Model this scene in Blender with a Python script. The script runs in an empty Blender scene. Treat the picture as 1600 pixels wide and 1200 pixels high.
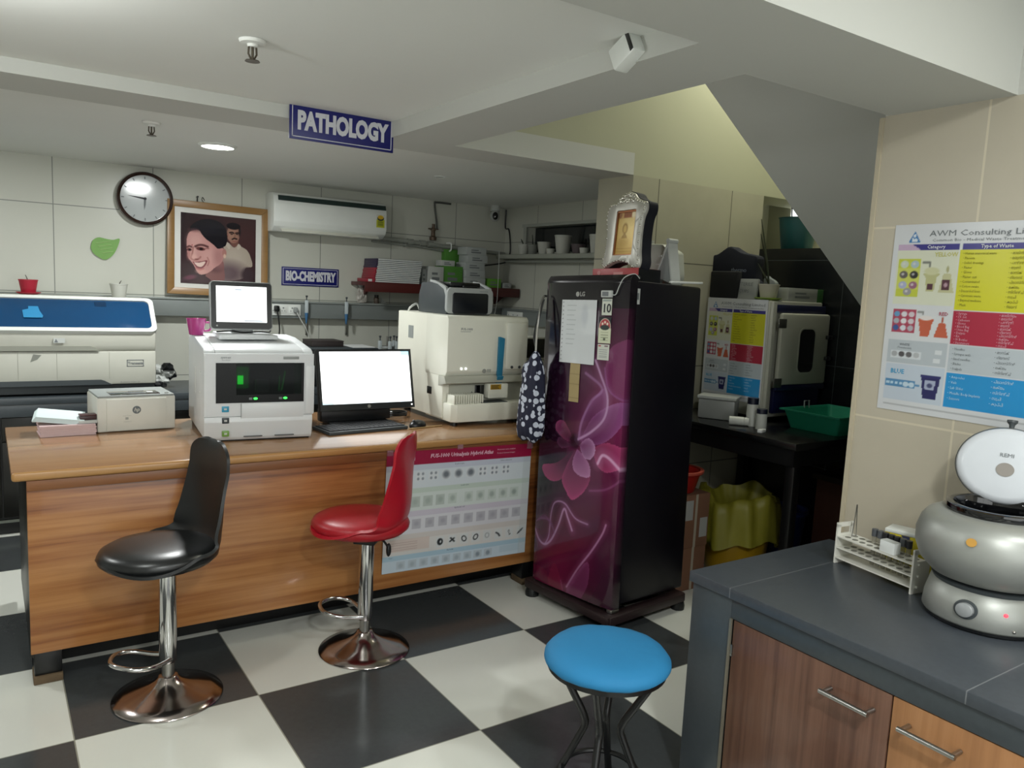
import bpy, bmesh, math, random
import numpy as np
from mathutils import Vector, Matrix
random.seed(7); PI = math.pi
S = bpy.context.scene; COL = S.collection
# ---------------------------------------------------------------- helpers
def lin(v): return v/12.92 if v <= .04045 else ((v+.055)/1.055)**2.4
def hx(h):
    h = h.lstrip('#'); return tuple(lin(int(h[i:i+2], 16)/255) for i in (0, 2, 4))
class NT:
    def __init__(s, name):
        s.m = bpy.data.materials.new(name); s.m.use_nodes = True; s.t = s.m.node_tree; s.t.nodes.clear()
        s.out = s.n('ShaderNodeOutputMaterial'); s.b = s.n('ShaderNodeBsdfPrincipled'); s.l(s.b, 0, s.out, 0)
    def n(s, ty, **k):
        x = s.t.nodes.new(ty)
        for a, v in k.items(): setattr(x, a, v)
        return x
    def l(s, a, i, b, j): s.t.links.new(a.outputs[i], b.inputs[j])
    def math(s, op, a, b=None):
        x = s.n('ShaderNodeMath', operation=op)
        for i, v in enumerate((a, b)):
            if v is None: continue
            if isinstance(v, (int, float)): x.inputs[i].default_value = v
            else: s.t.links.new(v, x.inputs[i])
        return x.outputs[0]
    def mix(s, f, a, b, mode='MIX'):
        x = s.n('ShaderNodeMix', data_type='RGBA', blend_type=mode)
        for i, v in ((0, f), (6, a), (7, b)):
            if isinstance(v, (int, float)): x.inputs[i].default_value = v
            elif isinstance(v, tuple): x.inputs[i].default_value = (*v[:3], 1)
            else: s.t.links.new(v, x.inputs[i])
        return x.outputs[2]
    def coord(s, scale=(1, 1, 1), loc=(0, 0, 0)):
        c = s.n('ShaderNodeTexCoord'); p = s.n('ShaderNodeMapping'); s.l(c, 'Object', p, 0)
        p.inputs['Scale'].default_value = scale; p.inputs['Location'].default_value = loc; return p.outputs[0]
    def noise(s, vec, scale, detail=3, rough=.5):
        x = s.n('ShaderNodeTexNoise'); x.inputs['Scale'].default_value = scale; x.inputs['Detail'].default_value = detail
        x.inputs['Roughness'].default_value = rough; s.t.links.new(vec, x.inputs['Vector']); return x.outputs[0]
    def ramp(s, f, stops):
        x = s.n('ShaderNodeValToRGB'); s.t.links.new(f, x.inputs[0]); e = x.color_ramp.elements
        while len(e) < len(stops): e.new(.5)
        for q, (p, c) in zip(e, stops): q.position = p; q.color = (*c, 1)
        return x.outputs[0]
    def bump(s, h, strength=.2, dist=.002):
        x = s.n('ShaderNodeBump'); x.inputs['Strength'].default_value = strength; x.inputs['Distance'].default_value = dist
        s.t.links.new(h, x.inputs['Height']); s.l(x, 0, s.b, 'Normal')
    def set(s, rough=.5, metal=0., spec=.5, coat=0., trans=0., alpha=None, ior=None):
        i = s.b.inputs; i['Roughness'].default_value = rough; i['Metallic'].default_value = metal
        i['Specular IOR Level'].default_value = spec; i['Coat Weight'].default_value = coat; i['Transmission Weight'].default_value = trans
        if ior: i['IOR'].default_value = ior
        if alpha is not None: i['Alpha'].default_value = alpha
    def col(s, v):
        if isinstance(v, tuple): s.b.inputs['Base Color'].default_value = (*v, 1)
        else: s.t.links.new(v, s.b.inputs['Base Color'])
def mat(name, c, rough=.5, metal=0., var=.06, scale=9, bump=0., bscale=120, **k):
    c = hx(c) if isinstance(c, str) else c
    w = NT(name); w.set(rough, metal, **k); v = w.coord()
    f = w.noise(v, scale, 4)
    w.col(w.mix(f, tuple(max(0, x*(1-var)) for x in c), tuple(min(1, x*(1+var)) for x in c)))
    if bump: w.bump(w.noise(v, bscale, 3), bump)
    return w.m
def emat(name, c, strength):
    w = NT(name); w.col((.02, .02, .02)); w.b.inputs['Emission Color'].default_value = (*hx(c), 1); w.b.inputs['Emission Strength'].default_value = strength; return w.m
def tilemat(name, ax, size, off, c, grout, rough=.25, var=.05, gw=.004, spec=.5, nscale=3):
    w = NT(name); w.set(rough, spec=spec); v = w.coord(); s = w.n('ShaderNodeSeparateXYZ'); w.t.links.new(v, s.inputs[0])
    d = []; cells = []
    for a, sz, o in zip(ax, size, off):
        x = w.math('DIVIDE', w.math('SUBTRACT', s.outputs['xyz'.index(a)], o), sz)
        cells.append(w.math('FLOOR', x)); fr = w.math('FRACT', x)
        d.append(w.math('MULTIPLY', w.math('MINIMUM', fr, w.math('SUBTRACT', 1., fr)), sz))
    g = w.math('LESS_THAN', w.math('MINIMUM', *d), gw)
    n = w.noise(v, nscale, 6, .6); wn = w.n('ShaderNodeTexWhiteNoise', noise_dimensions='2D'); cb = w.n('ShaderNodeCombineXYZ')
    w.t.links.new(cells[0], cb.inputs[0]); w.t.links.new(cells[1], cb.inputs[1]); w.l(cb, 0, wn, 'Vector')
    f = w.math('ADD', w.math('MULTIPLY', n, .8), w.math('MULTIPLY', wn.outputs[0], .2))
    c = hx(c); b = w.mix(f, tuple(x*(1-var*2) for x in c), tuple(min(1, x*(1+var*2)) for x in c))
    w.col(w.mix(g, b, hx(grout))); return w.m
def woodmat(name, grain, stops, rough=.35, scale=1., coat=0., streak=None, spec=.5):
    """grain: axis along the fibres"""
    w = NT(name); w.set(rough, coat=coat, spec=spec); sc = [14*scale]*3; sc['xyz'.index(grain)] = .9*scale
    k = 'xyz'.index(grain); s2 = [5.*x for x in sc]; s2[k] = sc[k]*1.6
    v = w.coord(tuple(sc)); n = w.noise(v, 1.3, 8, .62); n2 = w.noise(w.coord(tuple(x*.35 for x in sc), (3, 7, 5)), 1.5, 3, .5); n3 = w.noise(w.coord(tuple(s2), (1, 2, 3)), 1.2, 4, .6)
    f = w.math('ADD', w.math('ADD', w.math('MULTIPLY', n, .45), w.math('MULTIPLY', n2, .30)), w.math('MULTIPLY', n3, .25))
    w.col(w.ramp(f, [(p, hx(c)) for p, c in stops])); return w.m
def attrmat(name, rough=.4, spec=.5, emit=0., coat=0., metal=0.):
    w = NT(name); w.set(rough, metal, spec, coat); a = w.n('ShaderNodeAttribute', attribute_name='print'); w.l(a, 0, w.b, 'Base Color')
    if emit: w.l(a, 0, w.b, 'Emission Color'); w.b.inputs['Emission Strength'].default_value = emit
    return w.m
def link(name, me, parent=None, loc=None, rot=None):
    o = bpy.data.objects.new(name, me); COL.objects.link(o)
    if parent is not None: o.parent = parent
    if loc is not None: o.location = loc
    if rot is not None: o.rotation_euler = rot
    return o
def obj(name, bm, m, parent=None, loc=None, rot=None, smooth=None):
    bmesh.ops.recalc_face_normals(bm, faces=bm.faces)
    me = bpy.data.meshes.new(name); bm.to_mesh(me); bm.free(); me.materials.append(m)
    if smooth is None: smooth = 35
    if smooth:
        me.polygons.foreach_set('use_smooth', [True]*len(me.polygons))
        me.set_sharp_from_angle(angle=math.radians(smooth))
    return link(name, me, parent, loc, rot)
def tag(o, label, cat, group=None):
    o['label'] = label; o['category'] = cat
    if group: o['group'] = group
    return o
def thing(name, label, cat, loc=(0, 0, 0), rotz=0., group=None, rot=None):
    o = bpy.data.objects.new(name, None); COL.objects.link(o); o.empty_display_size = .05
    o.location = loc; o.rotation_euler = rot if rot else (0, 0, rotz); return tag(o, label, cat, group)
def struct(name, bm, m, smooth=0):
    o = obj(name, bm, m, smooth=smooth); o['kind'] = 'structure'; return o
def dup(root, loc=None, rotz=None, label=None):
    r = root.copy(); COL.objects.link(r)
    if loc is not None: r.location = loc
    if rotz is not None: r.rotation_euler = (0, 0, rotz)
    if label: r['label'] = label
    for ch in list(root.children):
        cc = ch.copy(); COL.objects.link(cc); cc.parent = r
        for g in ch.children:
            d = g.copy(); COL.objects.link(d); d.parent = cc
    return r
def B(): return bmesh.new()
def _bev(bm, verts, r, seg=2):
    if r > 0:
        es = {e for v in verts for e in v.link_edges}
        bmesh.ops.bevel(bm, geom=list(es), offset=r, segments=seg, profile=.5, affect='EDGES')
def box(bm, x0, x1, y0, y1, z0, z1, r=0., seg=2, rz=0.):
    t = B(); bmesh.ops.create_cube(t, size=1)
    for v in t.verts: v.co = Vector((x0+(v.co.x+.5)*(x1-x0), y0+(v.co.y+.5)*(y1-y0), z0+(v.co.z+.5)*(z1-z0)))
    if r: _bev(t, t.verts, min(r, .49*min(x1-x0, y1-y0, z1-z0)), seg)
    if rz: bmesh.ops.rotate(t, cent=((x0+x1)/2, (y0+y1)/2, 0), matrix=Matrix.Rotation(rz, 3, 'Z'), verts=t.verts)
    merge(bm, t); return bm
def merge(bm, t):
    me = bpy.data.meshes.new('tmp'); t.to_mesh(me); t.free(); bm.from_mesh(me); bpy.data.meshes.remove(me)
def bx(*a, **k): return box(B(), *a, **k)
def lathe(bm, prof, seg=32, c=(0, 0, 0), sx=1., sy=1., tilt=None):
    t = B(); rings = []
    for r, z in prof:
        rings.append([t.verts.new((r*sx*math.cos(2*PI*i/seg), r*sy*math.sin(2*PI*i/seg), z)) for i in range(seg)] if r > 1e-6 else [t.verts.new((0, 0, z))])
    for a, b in zip(rings, rings[1:]):
        for i in range(seg):
            j = (i+1) % seg
            if len(a) == 1 and len(b) == 1: continue
            if len(a) == 1: t.faces.new((a[0], b[i], b[j]))
            elif len(b) == 1: t.faces.new((a[i], a[j], b[0]))
            else: t.faces.new((a[i], a[j], b[j], b[i]))
    if tilt is not None: bmesh.ops.transform(t, matrix=tilt, verts=t.verts)
    bmesh.ops.translate(t, vec=c, verts=t.verts); merge(bm, t); return bm
def cyl(bm, r, z0, z1, c=(0, 0, 0), seg=24, axis='z', r2=None):
    r2 = r if r2 is None else r2
    m = {'z': None, 'x': Matrix.Rotation(PI/2, 4, 'Y'), 'y': Matrix.Rotation(-PI/2, 4, 'X')}[axis]
    return lathe(bm, [(0, z0), (r, z0), (r2, z1), (0, z1)], seg, c, tilt=m)
def tube(bm, pts, r, seg=8, closed=False, taper=None):
    pts = [Vector(p) for p in pts]; n = len(pts); rings = []; up = None
    for i, p in enumerate(pts):
        a = pts[(i-1) % n] if (closed or i > 0) else p; b = pts[(i+1) % n] if (closed or i < n-1) else p
        d = (b-a).normalized()
        if up is None: up = Vector((0, 0, 1)) if abs(d.z) < .9 else Vector((1, 0, 0))
        s = d.cross(up).normalized(); up = s.cross(d).normalized()
        rr = r if taper is None else r*taper[i]
        rings.append([bm.verts.new(p+rr*(math.cos(2*PI*k/seg)*s+math.sin(2*PI*k/seg)*up)) for k in range(seg)])
    for i in range(n if closed else n-1):
        a, b = rings[i], rings[(i+1) % n]
        for k in range(seg): bm.faces.new((a[k], a[(k+1) % seg], b[(k+1) % seg], b[k]))
    if not closed: bm.faces.new(rings[0]); bm.faces.new(rings[-1][::-1])
    return bm
def smoothpath(pts, k=6):
    pts = [Vector(p) for p in pts]; out = []
    for i in range(len(pts)-1):
        p0 = pts[max(i-1, 0)]; p1 = pts[i]; p2 = pts[i+1]; p3 = pts[min(i+2, len(pts)-1)]
        for j in range(k):
            t = j/k; out.append(.5*((2*p1)+(-p0+p2)*t+(2*p0-5*p1+4*p2-p3)*t*t+(-p0+3*p1-3*p2+p3)*t**3))
    return out+[pts[-1]]
def prism(bm, poly, a0, a1, plane='xz', r=0.):
    """polygon in plane, extruded along the third axis from a0 to a1"""
    t = B()
    def mk(u, v, w): return {'xz': (u, w, v), 'xy': (u, v, w), 'yz': (w, u, v)}[plane]
    A = [t.verts.new(mk(u, v, a0)) for u, v in poly]; C = [t.verts.new(mk(u, v, a1)) for u, v in poly]; n = len(poly)
    t.faces.new(A); t.faces.new(C[::-1])
    for i in range(n): t.faces.new((A[i], C[i], C[(i+1) % n], A[(i+1) % n]))
    bmesh.ops.recalc_face_normals(t, faces=t.faces)
    if r: _bev(t, t.verts, r, 2)
    merge(bm, t); return bm
def rrect(x0, x1, z0, z1, r, k=5):
    out = []
    for cx, cz, a in ((x1-r, z1-r, 0), (x0+r, z1-r, 90), (x0+r, z0+r, 180), (x1-r, z0+r, 270)):
        for i in range(k+1):
            q = math.radians(a+90*i/k); out.append((cx+r*math.cos(q), cz+r*math.sin(q)))
    return out
def arc(cx, cz, r, a0, a1, n=12, ry=None):
    ry = ry or r
    return [(cx+r*math.cos(math.radians(a0+(a1-a0)*i/n)), cz+ry*math.sin(math.radians(a0+(a1-a0)*i/n))) for i in range(n+1)]
def ell(bm, c, rx, ry, rz, seg=16, rings=10):
    lathe(bm, [(math.sin(PI*i/rings), -rz*math.cos(PI*i/rings)) for i in range(rings+1)], seg, c, rx, ry); return bm
def xform(bm, m): bmesh.ops.transform(bm, matrix=m, verts=bm.verts); return bm
def text(name, body, size, m, parent, loc, rot=(PI/2, 0, 0), bold=0., align='CENTER', sx=1., depth=.0006, shear=0., stretch_w=None):
    cu = bpy.data.curves.new(name, 'FONT'); cu.body = body; cu.size = size; cu.align_x = align; cu.align_y = 'CENTER'
    cu.offset = bold; cu.extrude = depth; cu.shear = shear; cu.resolution_u = 3
    o = bpy.data.objects.new(name, cu); COL.objects.link(o); bpy.context.view_layer.update()
    dg = bpy.context.evaluated_depsgraph_get(); me = bpy.data.meshes.new_from_object(o.evaluated_get(dg)); bpy.data.objects.remove(o)
    if stretch_w and len(me.vertices):
        xs = [v.co.x for v in me.vertices]; sx = stretch_w/max(1e-6, max(xs)-min(xs))
    for v in me.vertices: v.co.x *= sx
    me.materials.clear(); me.materials.append(m); me.name = name
    return link(name, me, parent, loc, rot)
def textbm(bm, body, size, x, z, bold=0., align='LEFT', sx=1., shear=0., fit=None):
    """text added to a bmesh in the local xz plane"""
    cu = bpy.data.curves.new('t', 'FONT'); cu.body = body; cu.size = size; cu.align_x = align; cu.align_y = 'CENTER'; cu.offset = bold; cu.shear = shear; cu.resolution_u = 1
    o = bpy.data.objects.new('t', cu); COL.objects.link(o); bpy.context.view_layer.update()
    me = bpy.data.meshes.new_from_object(o.evaluated_get(bpy.context.evaluated_depsgraph_get())); bpy.data.objects.remove(o)
    if fit: xs = [v.co.x for v in me.vertices]; sx = fit/(max(xs)-min(xs))
    for v in me.vertices: v.co = Vector((x+v.co.x*sx, 0, z+v.co.y))
    bm.from_mesh(me); bpy.data.meshes.remove(me)
class Canvas:
    """printed artwork sampled onto a fine mesh grid; x to the right, y upward, both 0..1"""
    def __init__(s, nx, ny, bg):
        s.X, s.Y = np.meshgrid(np.linspace(0, 1, nx), np.linspace(0, 1, ny)); s.nx = nx; s.ny = ny
        s.a = np.zeros((ny, nx, 3)); s.a[:] = s.c(bg)
    def c(s, h): return np.array([int(h.lstrip('#')[i:i+2], 16)/255 for i in (0, 2, 4)])
    def put(s, m, col, al=1.):
        col = s.c(col) if isinstance(col, str) else np.array(col); m = (np.clip(m, 0, 1)*al)[..., None]; s.a = s.a*(1-m)+col*m
    def rect(s, x0, y0, x1, y1, col, al=1.): s.put(((s.X >= x0) & (s.X <= x1) & (s.Y >= y0) & (s.Y <= y1)).astype(float), col, al)
    def ell(s, cx, cy, rx, ry, col, al=1., soft=.08, rot=0.):
        dx = s.X-cx; dy = s.Y-cy; q = math.radians(rot); u = dx*math.cos(q)+dy*math.sin(q); v = -dx*math.sin(q)+dy*math.cos(q)
        d = np.sqrt((u/rx)**2+(v/ry)**2); s.put((1-d)/max(soft, 1e-3)+.5, col, al)
    def poly(s, pts, col, al=1.):
        ins = np.zeros_like(s.X, bool); n = len(pts)
        for i in range(n):
            (x1, y1), (x2, y2) = pts[i], pts[(i+1) % n]
            if y1 == y2: continue
            ins ^= ((y1 > s.Y) != (y2 > s.Y)) & (s.X < (x2-x1)*(s.Y-y1)/(y2-y1)+x1)
        s.put(ins.astype(float), col, al)
    def line(s, pts, w, col, al=1., asp=1.):
        d = np.full_like(s.X, 9.)
        for (x1, y1), (x2, y2) in zip(pts, pts[1:]):
            ax, ay = (x2-x1), (y2-y1)*asp; L = ax*ax+ay*ay+1e-12
            t = np.clip(((s.X-x1)*ax+(s.Y-y1)*asp*ay)/L, 0, 1); d = np.minimum(d, np.hypot(s.X-x1-t*ax, (s.Y-y1)*asp-t*ay))
        s.put(1.5-d/w, col, al)
    def mesh(s, name, w, h, m, parent=None, loc=(0, 0, 0), rot=(0, 0, 0), depth=.002, warp=None, skirt=None, warpflat=True):
        """front faces local -y, lower-left corner at the local origin"""
        nx, ny = s.nx, s.ny; V = np.zeros((ny*nx, 3)); V[:, 0] = (s.X*w).ravel(); V[:, 2] = (s.Y*h).ravel()
        if warp is not None: V[:, 1] = warp(s.X, s.Y).ravel()
        i = np.arange(ny*nx).reshape(ny, nx)
        F = np.stack([i[:-1, :-1], i[:-1, 1:], i[1:, 1:], i[1:, :-1]], -1).reshape(-1, 4).tolist()
        ring = list(i[0, :])+list(i[1:, -1])+list(i[-1, -2::-1])+list(i[-2:0:-1, 0]); k = len(V)
        W = V[ring].copy(); W[:, 1] = depth if warp is None or warpflat else W[:, 1]+depth; V = np.vstack([V, W]); n = len(ring)
        for j in range(n): F.append([ring[(j+1) % n], ring[j], k+j, k+(j+1) % n])
        F.append([k+j for j in range(n)])
        me = bpy.data.meshes.new(name); me.from_pydata(V.tolist(), [], F); me.materials.append(m)
        c = s.a.reshape(-1, 3); c = np.vstack([c, c[ring] if skirt is None else np.tile(s.c(skirt), (n, 1))]); c = np.clip(c, 0, 1); c = np.where(c <= .04045, c/12.92, ((c+.055)/1.055)**2.4)
        at = me.color_attributes.new('print', 'FLOAT_COLOR', 'POINT'); at.data.foreach_set('color', np.hstack([c, np.ones((len(c), 1))]).ravel().astype(np.float32))
        return link(name, me, parent, loc, rot)
# ---------------------------------------------------------------- materials
white_pl = mat('white_plastic', '#dfe2dd', .35); cream_pl = mat('cream_plastic', '#cfcfc2', .4); grey_pl = mat('grey_plastic', '#8d9290', .45)
dgrey_pl = mat('dark_grey_plastic', '#3b4144', .45); black_pl = mat('black_plastic', '#101214', .35); gloss_black = mat('gloss_black', '#07080a', .08, coat=.5)
black_met = mat('black_metal', '#0c0d0e', .35); chrome = mat('chrome', '#c9c9c9', .12, 1., var=.03); steel = mat('brushed_steel', '#a9a8a4', .28, 1.)
silver = mat('silver_paint', '#9d9f9a', .42, .45, bump=.03); paper = mat('paper_white', '#dfe2e0', .7); bluewhite = mat('paper_bluish', '#cfdcdc', .7); pinkp = mat('paper_pink', '#cdb4b4', .75)
plaster = mat('white_plaster', '#c6c6c0', .75, var=.05, scale=2, bump=.05); ceilm = mat('ceiling_paint', '#e4e5e0', .75, var=.04, scale=1.5); beamm = mat('beam_darkened_white', '#c3c4be', .75, var=.04, scale=1.5)  # beams get a darkened ceiling white to offset their strongly lit faces
sofm = mat('stair_soffit_paint', '#e0e1dc', .8, var=.05, scale=2); yelm = mat('cream_yellow_paint', '#b3b39a', .75, var=.07, scale=1.5)
granite = tilemat('black_granite', 'xy', (5., .672), (-1, -1.315), '#42474d', '#6d7073', .35, .12, .0015, nscale=60)
graniteP = mat('granite_plain', '#3d4347', .35, var=.15, scale=60); blackstone = mat('black_stone', '#0b0c0d', .22, var=.2, scale=40)
blackwood = mat('black_laminate', '#14130f', .35, var=.12, scale=12); navy = mat('navy_paint', '#11163a', .4); blue_sign = mat('sign_blue', '#161a66', .35); lettr = mat('sign_letter', '#c9cad0', .5)
green_card = mat('green_card', '#4f8a34', .55); white_card = mat('white_card', '#b9bcb8', .6); cardboard = mat('cardboard', '#7a5540', .8, var=.12)
ink = mat('ink_dark', '#2b2b30', .6); inkgrey = mat('ink_grey', '#6d7274', .6); redp = mat('red_plastic', '#a31223', .3); potw = mat('pot_white', '#b9bab2', .45); soil = mat('soil', '#1d1712', .9)
leafm = mat('leaf_dark_green', '#1d2a1c', .5); woodred = woodmat('shelf_red_wood', 'x', [(0, '#2d0f0c'), (.5, '#4a1512'), (1, '#642019')], .4)
glassm = NT('clear_plastic'); glassm.set(.08, trans=1., ior=1.3); glassm.col(hx('#e6ecec')); glassm = glassm.m
glass = NT('window_glass'); glass.set(.05, spec=.6); glass.col(hx('#0d1417')); glass = glass.m
EXPO = 0.52
PW = [21, 12, 15, 13, 14, 15, 15, 32]
# ---------------------------------------------------------------- camera
yaw, pit, rol = .594330, .121401, .048011
fw = Vector((math.sin(yaw)*math.cos(pit), math.cos(yaw)*math.cos(pit), -math.sin(pit)))
rt = Vector((math.cos(yaw), -math.sin(yaw), 0)); up = rt.cross(fw)
r2 = math.cos(rol)*rt+math.sin(rol)*up; u2 = -math.sin(rol)*rt+math.cos(rol)*up
cam = bpy.data.cameras.new('camera'); co = bpy.data.objects.new('camera', cam); COL.objects.link(co)
co.matrix_world = Matrix(((r2.x, u2.x, -fw.x, -.80644), (r2.y, u2.y, -fw.y, -2.77491), (r2.z, u2.z, -fw.z, 1.54507), (0, 0, 0, 1)))
cam.sensor_width = 36; cam.lens = 36*1226.1/1600; cam.clip_start = .05; S.camera = co
S.view_settings.view_transform = 'Standard'; S.view_settings.look = 'None'; S.view_settings.gamma = 1; S.view_settings.use_curve_mapping = False
S.view_settings.exposure = EXPO
W = bpy.data.worlds.new('world'); S.world = W; W.use_nodes = True
W.node_tree.nodes['Background'].inputs[0].default_value = (.6, .65, .7, 1); W.node_tree.nodes['Background'].inputs[1].default_value = .15
# ---------------------------------------------------------------- shell
w = NT('floor_tiles'); w.set(.16, spec=.45); v = w.coord(); s = w.n('ShaderNodeSeparateXYZ'); w.t.links.new(v, s.inputs[0])
fx = w.math('DIVIDE', s.outputs[0], .6); fy = w.math('DIVIDE', s.outputs[1], .6)
par = w.math('FLOORED_MODULO', w.math('ADD', w.math('FLOOR', fx), w.math('FLOOR', fy)), 2.)
dd = []
for f in (fx, fy):
    fr = w.math('FRACT', f); dd.append(w.math('MINIMUM', fr, w.math('SUBTRACT', 1., fr)))
g = w.math('LESS_THAN', w.math('MINIMUM', *dd), .0035); nz = w.noise(v, 40, 5, .7); n2 = w.noise(v, 2.5, 3)
dk = w.mix(nz, hx('#3a3d3e'), hx('#46494a')); lt = w.mix(n2, hx('#d2d3ca'), hx('#d8d9d1'))
w.col(w.mix(g, w.mix(par, lt, dk), hx('#8d8d80'))); floor_m = w.m
struct('floor', bx(-3.1, 4.1, -4.8, 3.1, -.1, 0), floor_m)
wt = tilemat('wall_tile_white', 'xz', (.578, .547), (-.432, 1.931), '#c3c4b9', '#7d8079', .3, .02, .0028)
wt_y = tilemat('wall_tile_white_side', 'yz', (.578, .547), (.79, 1.931), '#c3c4b9', '#7d8079', .3, .02, .0028)
wt_m = tilemat('wall_tile_stone', 'xz', (.6, .6), (2.33, 1.735), '#a9a692', '#5d5c52', .35, .08, .003, nscale=5)
wt_s = tilemat('wall_tile_beige', 'yz', (.6, .637), (-1.538, 1.167), '#b5ad9b', '#c9c0aa', .4, .045, .0035, nscale=4)
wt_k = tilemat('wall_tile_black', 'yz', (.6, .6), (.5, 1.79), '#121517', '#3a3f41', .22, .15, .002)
struct('wall_back', bx(-3.1, 3.05, 3.0, 3.1, 0, 2.6), wt)
b = bx(2.95, 3.05, .79, 3.0, 0, 1.845)
box(b, 2.95, 3.05, .79, 3.0, 2.05, 2.6); box(b, 2.95, 3.05, 2.66, 3.0, 1.845, 2.05); box(b, 2.95, 3.05, .79, .95, 1.845, 2.05)
struct('wall_right', b, wt_y)
b = bx(2.135, 3.22, .5, .79, 0, 2.185); struct('wall_middle', b, wt_m)
b = bx(.98, 2.135, .5, .79, 2.3, 3.5); box(b, 2.135, 4.0, .5, .79, 2.185, 3.5); box(b, 3.22, 4.0, 1.0, 1.1, 1.86, 2.6); struct('wall_middle_upper', b, yelm)
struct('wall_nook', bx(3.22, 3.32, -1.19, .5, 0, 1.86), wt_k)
b = bx(3.9, 4.0, -1.19, 1.1, 1.86, 3.5); box(b, 3.32, 4.0, -1.19, 1.1, 1.78, 1.86); struct('wall_nook_upper', b, yelm)
struct('wall_stair', bx(1.70, 1.85, -4.8, -1.205, 0, 2.17), wt_s)
struct('trim_1', bx(1.693, 1.708, -1.205, -1.19, 0, 2.165), mat('tile_edge_cream', '#b5ab94', .4))
b = bx(1.70, 1.85, -4.8, -1.205, 2.17, 2.6); box(b, 1.85, 4.0, -1.3, -1.19, 0, 3.5); struct('wall_stair_upper', b, plaster)
struct('wall_left', bx(-3.2, -3.1, -4.8, 3.1, 0, 2.6), plaster); struct('wall_front', bx(-3.1, 1.85, -4.9, -4.8, 0, 2.6), plaster)
struct('ceiling', bx(-3.1, .69, -1.33, .49, 2.236, 2.32), ceilm)
struct('ceiling_rear', bx(-3.1, 3.05, .79, 3.0, 2.22, 2.32), ceilm)
struct('ceiling_entry', bx(-3.1, 1.85, -4.8, -1.61, 2.56, 2.65), ceilm)
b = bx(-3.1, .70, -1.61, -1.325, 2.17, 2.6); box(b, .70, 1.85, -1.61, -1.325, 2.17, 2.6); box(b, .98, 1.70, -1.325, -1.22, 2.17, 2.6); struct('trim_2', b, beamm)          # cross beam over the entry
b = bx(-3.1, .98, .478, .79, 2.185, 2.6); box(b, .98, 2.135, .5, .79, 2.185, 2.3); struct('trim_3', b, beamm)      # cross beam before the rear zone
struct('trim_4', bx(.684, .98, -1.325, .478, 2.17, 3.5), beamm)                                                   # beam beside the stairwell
struct('ceiling_stairwell', bx(.98, 4.0, -1.22, .79, 3.5, 3.6), plaster)
b = prism(B(), [(.98, 3.080), (3.22, 1.506), (3.22, 1.70), (.98, 3.28)], -1.19, -.25, 'xz'); struct('ceiling_stair', b, sofm)
b = bx(.70, 1.85, -1.22, -1.21, 2.6, 3.5); struct('wall_stairwell', b, plaster)
# ventilator window over the side shelf
fm = mat('window_frame_paint', '#a9aca4', .5); wn = obj('window_1', bx(3.03, 3.045, .95, 2.66, 1.845, 2.05), glass); wn['kind'] = 'structure'
b = bx(2.935, 2.955, .80, 2.72, 2.05, 2.075); box(b, 2.935, 2.955, 2.66, 2.70, 1.845, 2.05); fr = obj('window_frame', b, fm, wn)
# bright slot beyond the ledge of the stair nook
wn = obj('window_2', bx(3.885, 3.9, .50, .80, 2.02, 2.35, .004), emat('window_glow', '#e9efec', 1.3)); wn['kind'] = 'structure'
obj('window_frame', box(bx(3.875, 3.9, .64, .665, 2.0, 2.37), 3.875, 3.9, .47, .83, 2.0, 2.02), fm, wn)
# ---------------------------------------------------------------- lamps
lamp_e = emat('lamp_diffuser', '#fbfbf4', 9)
def downlight(x, y, z, power, label, r=.08, col=(.97, 1, .985), bulb=False):
    t = thing('ceiling_light', label, 'ceiling light', (x, y, z))
    obj('frame', lathe(B(), [(r+.018, 0), (r+.018, -.004), (r+.004, -.012), (r, -.012), (r, -.004)], 40), white_pl, t)
    obj('diffuser', cyl(B(), r, -.0105, -.003, seg=40), lamp_e, t)
    if bulb:
        obj('globe', ell(B(), (0, 0, -.06), .06, .06, .055, 24, 14), lamp_e, t); L = bpy.data.lights.new('lamp', 'POINT'); L.shadow_soft_size = .07; L.energy = power; L.color = col
        o = bpy.data.objects.new('lamp', L); COL.objects.link(o); o.location = (x, y, z-.135); return t
    L = bpy.data.lights.new('lamp', 'AREA'); L.shape = 'DISK'; L.size = 2*r; L.energy = power; L.color = col
    o = bpy.data.objects.new('lamp', L); COL.objects.link(o); o.location = (x, y, z-.016); return t
downlight(.242, 1.661, 2.22, PW[0], 'round glowing LED downlight in the rear ceiling in front of the clock wall')
downlight(-1.7, 1.5, 2.22, PW[1], 'round LED downlight in the rear ceiling, left of the picture')
downlight(-.95, -.62, 2.236, PW[2], 'globe lamp on the middle ceiling bay, left of the picture', bulb=True)
downlight(1.05, -2.9, 2.56, PW[3], 'round LED downlight in the entry ceiling above the work counter', .1)
downlight(-.3, -3.2, 2.56, PW[7], 'added unseen fill downlight in the middle of the entry ceiling behind the viewer', .1)  # extra lamp added to brighten the middle of the floor
downlight(-.9, -3.9, 2.56, PW[4], 'round LED downlight in the entry ceiling near the front wall', .1)
L = bpy.data.lights.new('stair_lamp', 'AREA'); L.size = .5; L.energy = PW[5]; L.color = (1, 1, .84)
o = bpy.data.objects.new('stair_lamp', L); COL.objects.link(o); o.location = (2.9, .15, 3.45)
wn = obj('added_fill_window', bx(-2.3, 1.1, -4.8, -4.785, .35, 2.25), emat('added_fill_light', '#eef2f0', 1.0)); wn['kind'] = 'structure'  # unseen glowing glazing added behind the camera as soft fill
b = B()
for x in (-2.34, -1.17, -.03, 1.1): box(b, x, x+.05, -4.8, -4.76, .3, 2.3)
for z in (.3, 2.25): box(b, -2.34, 1.15, -4.8, -4.76, z, z+.05)
obj('window_frame', b, fm, wn)
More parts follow.
